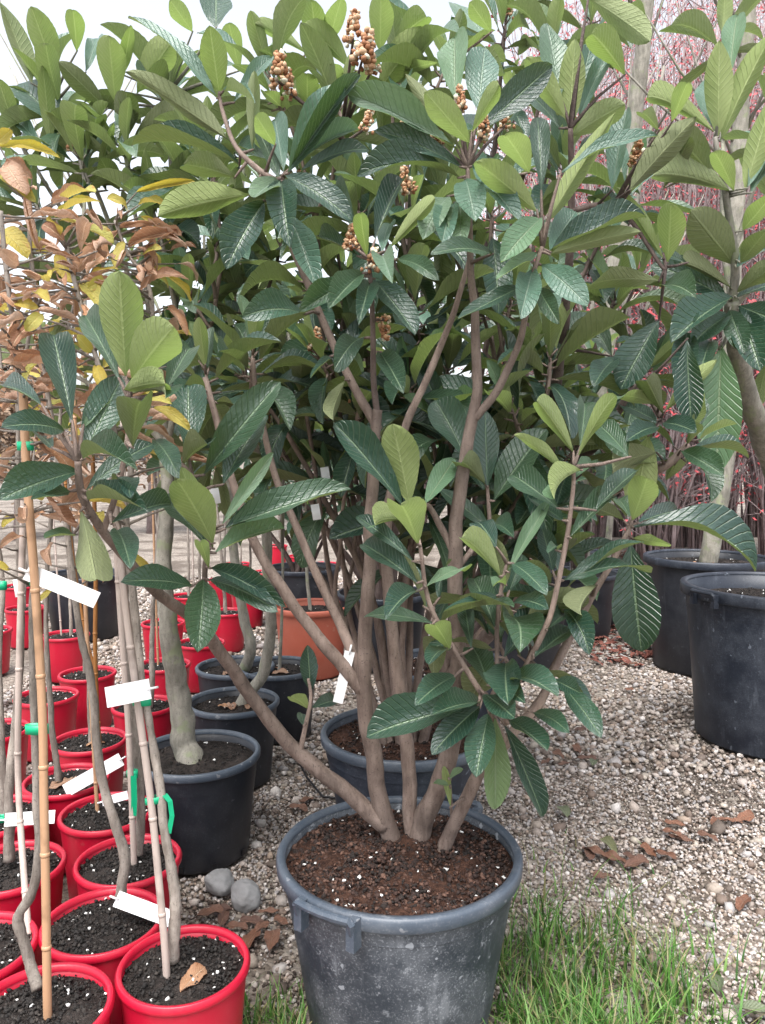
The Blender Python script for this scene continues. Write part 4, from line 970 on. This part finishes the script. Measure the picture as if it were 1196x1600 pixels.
# ---- dry and yellow leaves on the saplings
def dry(key, Y, text):
    p = SAP[key]; mb = MB()
    for item in text.split(';'):
        q = item.split(); x0, yy0 = conv('D', float(q[0]), float(q[1])); x1, yy1 = conv('D', float(q[2]), float(q[3]))
        Yb = Y + random.uniform(-.03, .03); B = at(x0, yy0, Yb); T = at(x1, yy1, Yb - random.uniform(.01, .05)); w = float(q[4]) / 2.99 * mpp(Y)
        tc = (CAMV - B).normalized(); nrm = tc + Vector((random.uniform(-.5, .5), 0, random.uniform(.2, 1.)))
        lf = put_leaf(p.root, 'brown' if q[5] == 'b' else 'yellow', B, T, w * (1.5 if q[5] == 'b' else 1.05), nrm); c, d = near_on(p.paths, B); mb = MB(); petiole(mb, c, B, .0022, .0012); petiole_part(lf, mb, M['bark_sapling'])
dry('s2', y2 + .05, '-20 60 168 195 60 y;-30 340 132 462 105 y;150 170 185 425 75 b;60 670 280 690 60 b;0 30 -40 -170 60 b;0 -60 280 -10 60 y;-10 -80 55 -140 60 y;30 20 120 160 90 b;150 90 20 20 110 b;190 430 290 440 60 b;270 440 340 570 70 y')
dry('s4', y4 + .03, '720 350 668 562 75 b;660 610 882 560 65 b;740 300 560 315 50 b;850 340 600 400 55 b;640 150 912 100 45 y;560 330 345 530 70 b;690 280 850 350 60 b;740 380 880 420 50 b;600 240 500 180 60 y;580 380 540 500 60 y;650 210 780 220 60 y')
dry('s0', y0 + .02, '260 270 468 195 50 y;380 580 500 705 90 y;490 560 410 600 60 y;430 830 525 770 50 b;330 620 240 670 60 b;540 600 400 560 45 b;300 440 210 410 60 b;350 560 260 480 70 b;400 240 480 330 50 b;420 320 330 300 40 b;430 900 360 820 60 y;300 380 200 300 80 b')
dry('s1', y1 + .05, '20 560 130 600 70 b;0 620 90 700 60 b;60 650 180 690 60 y;100 740 40 830 60 b;150 780 60 870 70 b;200 720 120 800 60 y;30 880 300 930 50 b;60 960 400 1010 55 b;120 990 10 940 50 b;190 560 100 520 60 b;160 620 230 660 50 y;80 500 0 420 80 b')
dry('s0', y0 + .02, '420 1150 500 1300 80 b;370 960 270 940 50 b;480 980 560 930 50 y;450 960 500 1090 60 y;340 1120 460 1140 50 b;740 960 880 900 55 b;730 1050 600 1130 60 b')
for key, p in SAP.items():
    if key in ('s0', 's1', 's2', 's4', 's5', 's7'): extra = 48
    else: extra = random.randint(3, 8) if int(key[1:]) < 22 else 0
    pth = p.paths[0]; mb = MB()
    for i in range(extra):
        t = random.uniform(.62, 1.0); q = Vector(pth[int(t * (len(pth) - 1))]); an = random.uniform(0, 6.28)
        B = q + Vector((math.cos(an), math.sin(an), random.uniform(-.1, .5))) * random.uniform(.02, .10)
        dr = Vector((math.cos(an + random.uniform(-.8, .8)), math.sin(an), random.uniform(-1.0, .4))).normalized(); L = random.uniform(.035, .095)
        lf = put_leaf(p.root, random.choice(['brown', 'brown', 'brown', 'yellow']), B, B + dr * L, L * random.uniform(.3, .5), Vector((random.uniform(-1, 1), random.uniform(-1, .2), .8)))
        mb = MB(); petiole(mb, q, B, .002, .0012); petiole_part(lf, mb, M['bark_sapling'])

# ------------------------------------------------------------------ bare trees in the tubs and pots behind
def bare_tree(label, pot, pts, d0, d1, nb=9, seed=0):
    loc = POT[pot].location; z = POT[pot]['soil_z']; p = Plant('bare_tree', label, 'tree', (loc.x, loc.y, z), M['bark_grey'])
    pts = [Vector((loc.x, loc.y, z - .04))] + [at(*q) if not isinstance(q, Vector) else q for q in pts]
    p.stem(pts, d0, d1, name='trunk', n=12); mb = MB(); pth = p.paths[0]
    for i in range(nb):
        q = Vector(pth[int(random.uniform(.45, .98) * (len(pth) - 1))]); d = Vector((random.uniform(-1, 1), random.uniform(-.6, .6), random.uniform(.5, 1.3))).normalized(); L = random.uniform(.5, 1.2)
        mb.tube([q, q + d * L * .5 + Vector((0, 0, .05)), q + d * L + Vector((0, 0, .2))], [.009, .006, .003], 6)
    link('branch', mb.mesh('branch', M['bark_grey']), p.root)
bare_tree('smooth grey bare trunk rising from the pot at the gravel edge behind loquat leaves', 'rb1', [(925, 700, 5.0), (960, 430, 4.9), (990, 195, 4.8), (1002, 90, 4.75), (1016, -60, 4.7)], .12, .085)
bare_tree('grey bare trunk rising from the tall black tub', 'rb2', [(1135, 700, 4.2), (1145, 420, 4.2), (1156, 200, 4.15), (1166, 60, 4.1), (1175, -80, 4.1)], .10, .075)
p10 = bare_tree('thin bare-stemmed tree in the pot under the bare twigs', 'bk2', [Vector((1.6, 6.2, 1.2)), Vector((1.68, 6.2, 2.6)), Vector((1.8, 6.2, 3.8))], .06, .02, 14)
p11 = bare_tree('thin bare-stemmed tree behind the pot at the gravel edge', 'bk5', [Vector((1.62, 5.4, 1.2)), Vector((1.7, 5.4, 2.6)), Vector((1.9, 5.4, 3.8))], .05, .02, 14)
p12 = bare_tree('grey bare sapling in the far pot behind the red pots', 'bk1', [Vector((-1.93, 5.0, 1.2)), Vector((-1.9, 5.0, 2.4)), Vector((-1.88, 5., 3.2))], .06, .02, 10)
tt = bare_tree('short thin sapling in the terracotta coloured pot', 'terra', [at(480, 900, POT['terra'].location.y), at(478, 800, POT['terra'].location.y), at(470, 690, POT['terra'].location.y)], .022, .012, 3)
t4 = bare_tree('spindly bare sapling in the black pot before the terracotta coloured one', 'b4', [Vector(POT['b4'].location) + Vector((.02, 0, .7)), Vector(POT['b4'].location) + Vector((.0, .03, 1.2))], .016, .008, 3)

# ------------------------------------------------------------------ thicket of bare shrubs with red leaves
def shrub(x, y, h, seed, red):
    r = random.Random(seed); root = empty('bare_shrub', (x, y, 0))
    tag(root, 'tall bare shrub of pinkish grey twigs with scattered red leaves behind the tubs', 'shrub', 'shrubs behind the tubs')
    mb = MB(); lv = []; lf = []
    for i in range(54 if y < 10 else 80):
        an = r.uniform(0, 6.28); sp = r.uniform(.1, 1.3); p = Vector((x + r.uniform(-.15, .15), y + r.uniform(-.15, .15), -.02)); hh = h * r.uniform(.6, 1.15); q = []
        for t in (0, .25, .5, .75, 1.): q.append(p + Vector((math.cos(an) * sp * t ** 1.3 + r.uniform(-.05, .05) * t, math.sin(an) * sp * t ** 1.3, hh * t)))
        mb.tube(q, [.013, .011, .008, .006, .003], 5)
        for k in range(12):
            t = r.uniform(.12, .98); ii = int(t * 4); b0 = q[ii] + (q[min(ii + 1, 4)] - q[ii]) * (t * 4 - ii); d = Vector((r.uniform(-1, 1), r.uniform(-1, 1), r.uniform(.2, 1.1))).normalized() * r.uniform(.25, .7)
            mb.tube([b0, b0 + d * .6 + Vector((0, 0, .03)), b0 + d], [.005, .0035, .002], 4)
            for m_ in range(red):
                if b0.z < 1.1 and r.random() < .6: continue
                c = b0 + d * r.uniform(.3, 1.) + Vector((r.uniform(-.04, .04),) * 3); s = r.uniform(.016, .034) * (1 if y < 10 else 1.4); a = Vector((r.uniform(-1, 1), r.uniform(-1, 1), r.uniform(-1, 1))).normalized(); bb = a.orthogonal().normalized(); n0 = len(lv)
                lv += [tuple(c - a * s), tuple(c + bb * s * .5), tuple(c + a * s), tuple(c - bb * s * .5)]; lf.append((n0, n0 + 1, n0 + 2, n0 + 3))
    link('branches', mb.mesh('shrub_branches', M['bark_far']), root)
    o = link('red_foliage', mesh('shrub_leaves', lv, lf, M['red_leaf'], False), root); o["kind"] = "stuff"
k = 0
for (x, y, h) in ((2.5, 7.0, 4.6), (3.1, 7.4, 5.0), (3.7, 7.2, 5.2), (2.2, 8.2, 5.2), (3.0, 8.6, 5.6), (3.9, 8.8, 6.0), (2.7, 10., 6.5), (4.0, 10.2, 6.5), (4.8, 9.2, 6.2), (1.9, 9.6, 5.5), (3.4, 11.5, 7.6), (4.6, 12., 8.), (5.6, 11.5, 8.), (2.4, 12., 7.6), (4.0, 13.2, 8.6), (5.2, 13.4, 8.6), (6.4, 12.8, 8.6), (3.0, 13.5, 8.6)):
    shrub(x, y, h, k, 5); k += 1
def ptree(name, label, x, y, h, w, seed, mat, leafc):
    r = random.Random(seed); root = empty(name, (x, y, 0)); tag(root, label, 'tree', 'trees behind the pots')
    mb = MB(); mb.tube([Vector((x, y, -.05)), Vector((x + .05, y, h * .4)), Vector((x, y, h * .95))], [.10, .07, .02], 8)
    lv = []; lf = []
    for i in range(60):
        b0 = Vector((x, y, h * r.uniform(.25, .95))); d = Vector((r.uniform(-1, 1), r.uniform(-1, 1), r.uniform(-.1, .7))).normalized() * w * r.uniform(.4, 1.)* (1.15 - b0.z / h)
        mb.tube([b0, b0 + d * .5 + Vector((0, 0, .05)), b0 + d], [.02, .012, .005], 5)
        for k in range(60):
            c = b0 + d * r.uniform(.25, 1.05) + Vector((r.gauss(0, .13), r.gauss(0, .13), r.gauss(0, .13))); s = r.uniform(.04, .08); a = Vector((r.uniform(-1, 1), r.uniform(-1, 1), r.uniform(-1, .6))).normalized(); bb = a.orthogonal().normalized(); n0 = len(lv)
            lv += [tuple(c - a * s), tuple(c + bb * s * .4), tuple(c + a * s), tuple(c - bb * s * .4)]; lf.append((n0, n0 + 1, n0 + 2, n0 + 3))
    link('trunk', mb.mesh('far_trunk', M['bark_far']), root); o = link('crown', mesh('far_crown', lv, lf, mat, False), root); o["kind"] = "stuff"
M['far_green'] = flat('far_evergreen', (.035, .06, .03), .7); M['far_pale'] = flat('far_dry_foliage', (.22, .15, .10), .7)
ptree('evergreen_tree', 'distant dark evergreen tree seen through the upper loquat leaves', -2.6, 13, 6.6, 1.3, 1, M['far_green'], 1)
ptree('autumn_tree', 'distant tan autumn tree behind the red pots', -5.2, 11, 3.0, 1.6, 2, M['far_pale'], 1)
ptree('autumn_tree', 'second distant tan autumn tree farther along behind the red pots', -3.6, 12, 2.9, 1.5, 3, M['far_pale'], 1)
ptree('evergreen_tree', 'distant low evergreen tree behind the terracotta pot', -1.2, 12, 3.4, 1.6, 4, M['far_green'], 1)
ptree('evergreen_tree', 'distant evergreen tree behind the loquat crowns in the gravel yard', .6, 12, 5.0, 1.8, 5, M['far_green'], 1)

# ------------------------------------------------------------------ grass, dead leaves, hose
def grass(name, label, n, cx, cy, sx, sy, hmin, hmax):
    v = []; f = []; cols = []
    pal = [(.075, .20, .03), (.115, .26, .05), (.045, .12, .025), (.17, .29, .08), (.30, .28, .13)]
    for i in range(n):
        while True:
            x = random.gauss(cx, sx); y = random.gauss(cy, sy)
            if all((x - a) ** 2 + (y - b) ** 2 > (r * .78) ** 2 for a, b, r in CIRC): break
        if random.random() < .30 + 1.5 * noise.noise(Vector((x * 11, y * 11, 2))): continue
        an = random.uniform(0, 6.28); L = random.uniform(hmin, hmax) * (1 + .5 * noise.noise(Vector((x * 6, y * 6, 8)))); lean = random.uniform(.1, .9); wd = random.uniform(.0012, .0042) * (1 if random.random() < .8 else .6); dx, dy = math.cos(an), math.sin(an); c = random.choice(pal if random.random() < .96 else pal[-1:]); g = random.uniform(.75, 1.25)
        n0 = len(v); sgm = 4
        for s in range(sgm + 1):
            t = s / sgm; o = lean * L * t * t; z = L * t * (1 - .35 * lean * t) - .012; w = wd * (1 - t * .92)
            v += [(x + dx * o - dy * w, y + dy * o + dx * w, z), (x + dx * o + dy * w, y + dy * o - dx * w, z)]; cols += [(c[0] * g, c[1] * g, c[2] * g, 1)] * 2
        for s in range(sgm): a = n0 + 2 * s; f.append((a, a + 1, a + 3, a + 2))
    me = mesh(name, v, f, M['grass']); ca = me.color_attributes.new('Col', 'FLOAT_COLOR', 'POINT'); ca.data.foreach_set('color', np.array(cols, np.float32).reshape(-1))
    tag(link(name, me), label, 'grass', kind='stuff')
grass('grass', 'fresh green grass patch growing right beside the dusty pot', 3900, .41, 1.47, .15, .20, .035, .15)
grass('grass', 'fine low green grass spreading to the gravel edge', 1800, .50, 1.45, .22, .30, .02, .06)
grass('grass', 'small green grass tuft between the red corner pot and the dusty pot', 620, -.225, 1.46, .04, .07, .03, .09)
grass('grass', 'few grass shoots along the foot of the dusty pot', 240, .02, 1.27, .16, .03, .02, .07)

def fallen(px, py, kind, L, label, up=.0):
    c = onz(px, py, .006); an = random.uniform(0, 6.28); d = Vector((math.cos(an), math.sin(an), random.uniform(-.05, .12))).normalized()
    root = empty('fallen_leaf', (c.x, c.y, 0)); tag(root, label, 'leaf', 'dead leaves on the ground')
    B = Vector((c.x, c.y, .008 + up)) - d * L * .5; T = B + d * L
    put_leaf(root, kind, B, T, L * random.uniform(.38, .52), Vector((random.uniform(-.2, .2), random.uniform(-.25, .1), 1)), name='blade')
    b = MB(); b.tube([B - d * L * .18 + Vector((0, 0, -.004)), B, B + d * L * .05], [.0012, .0014, .001], 5); link('stalk', b.mesh('stalk', M['bark_dark']), root)
Lb = 'curled reddish brown dead leaf lying on the pale gravel'
for px, py in ((985, 1040), (1055, 1035), (985, 1080), (905, 1140), (915, 1185), (880, 1190), (860, 1195), (1060, 1285), (1045, 1305), (1070, 1310), (1020, 1335), (985, 1340), (1120, 1290), (1150, 1285), (1100, 1305), (955, 1030), (920, 1330), (930, 1340), (965, 1350), (1165, 1410), (905, 1165), (1000, 1015), (1165, 1280), (945, 1375), (1035, 1340), (870, 1175), (990, 1350)):
    fallen(px + random.uniform(-6, 6), py + random.uniform(-6, 6), 'litter', random.uniform(.045, .085), Lb)
Ls = 'brown dead leaf on dark earth between the grey stones and the dusty pot'
for px, py in ((350, 1435), (395, 1440), (420, 1425), (370, 1450), (410, 1450), (440, 1440), (330, 1430), (345, 1420), (425, 1470), (395, 1470), (465, 1265), (480, 1250), (300, 1345), (340, 1345)):
    fallen(px, py, 'litter', random.uniform(.05, .08), Ls)
for px, py, lab in ((952, 1330, 'long grey-green fallen leaf tipped up at the grass edge'), (928, 1195, 'pale grey-green fallen leaf on gravel behind the dead brown leaves'), (880, 1272, 'small grey-green fallen leaf on gravel beside the slate pot'), (1120, 1540, 'pale yellow-green fallen leaf where grass meets gravel'), (1180, 1590, 'broad grey-green fallen leaf at the grass corner')):
    fallen(px, py, 'litter_green', random.uniform(.07, .10), lab, .006)
for k_, n_, lab in (('b2', 5, 'tan dead leaf on the soil of the black pot with slanting trunk'), ('b3', 3, 'tan dead leaf on the soil of the squeezed black pot'), ('r7', 3, 'tan dead leaf in the red pot under the slanting label'), ('r9', 1, 'purple-brown dead leaf on the soil of a red pot'), ('rb3', 5, 'tan dead leaf on the soil of the worn wide tub'), ('b4', 4, 'tan dead leaf on the soil before the terracotta coloured pot'), ('r0', 1, 'orange-tan dead leaf on the soil of the corner red pot'), ('rb2', 4, 'brown dead leaf on the soil of the tall black tub')):
    for i in range(n_):
        l = POT[k_].location; R_ = next(c[2] for c in CIRC if abs(c[0] - l.x) < 1e-4 and abs(c[1] - l.y) < 1e-4) * .55; an = random.uniform(0, 6.28); q = Vector((l.x + R_ * math.cos(an) * random.random(), l.y - abs(R_ * math.sin(an)) * random.random(), POT[k_]['soil_z'] + .014)); L = random.uniform(.04, .075)
        root = empty('fallen_leaf', q); tag(root, lab, 'leaf', 'dead leaves in pots'); an = random.uniform(0, 6.28); d = Vector((math.cos(an), math.sin(an), .04)).normalized()
        put_leaf(root, 'tan', q - d * L * .5, q + d * L * .5, L * .5, Vector((0, -.1, 1)), name='blade')
# leaf litter under the shrubs
n = 7000; x = rng.uniform(1.1, 4.5, n); y = rng.uniform(4.2, 9.5, n); m = clear_mask(x, y) & (x > 1.2 + .25 * (y - 4.2) * 0); x, y = x[m], y[m]
v = []; f = []
for a, b in zip(x, y):
    an = random.uniform(0, 6.28); s = random.uniform(.02, .045); d = Vector((math.cos(an), math.sin(an), random.uniform(-.3, .4))); e = Vector((-math.sin(an), math.cos(an), random.uniform(-.3, .3))) * .5; c = Vector((a, b, .012)); n0 = len(v)
    v += [tuple(c - d * s), tuple(c + e * s + Vector((0, 0, .008))), tuple(c + d * s), tuple(c - e * s + Vector((0, 0, .008)))]; f.append((n0, n0 + 1, n0 + 2, n0 + 3))
M['litter_far'] = soil_material('red_brown_litter', (.10, .034, .027), (.26, .11, .085), 14)
tag(link('leaf_litter', mesh('leaf_litter', v, f, M['litter_far'], False)), 'red-brown dead leaves carpeting the ground under the bare shrubs', 'leaf litter', kind='stuff')
b = MB(); b.tube([onz(560, 1250, .01), onz(505, 1245, .008), onz(480, 1215, .02), onz(462, 1180, .008), onz(455, 1150, .006)], .004, 6)
tag(link('irrigation_hose', b.mesh('irrigation_hose', M['hose'])), 'thin black irrigation hose on gravel between black and slate pots', 'hose')
print('LEAVES', len(LENS), 'mean', sum(LENS) / len(LENS), 'P1', P1.nleaf)
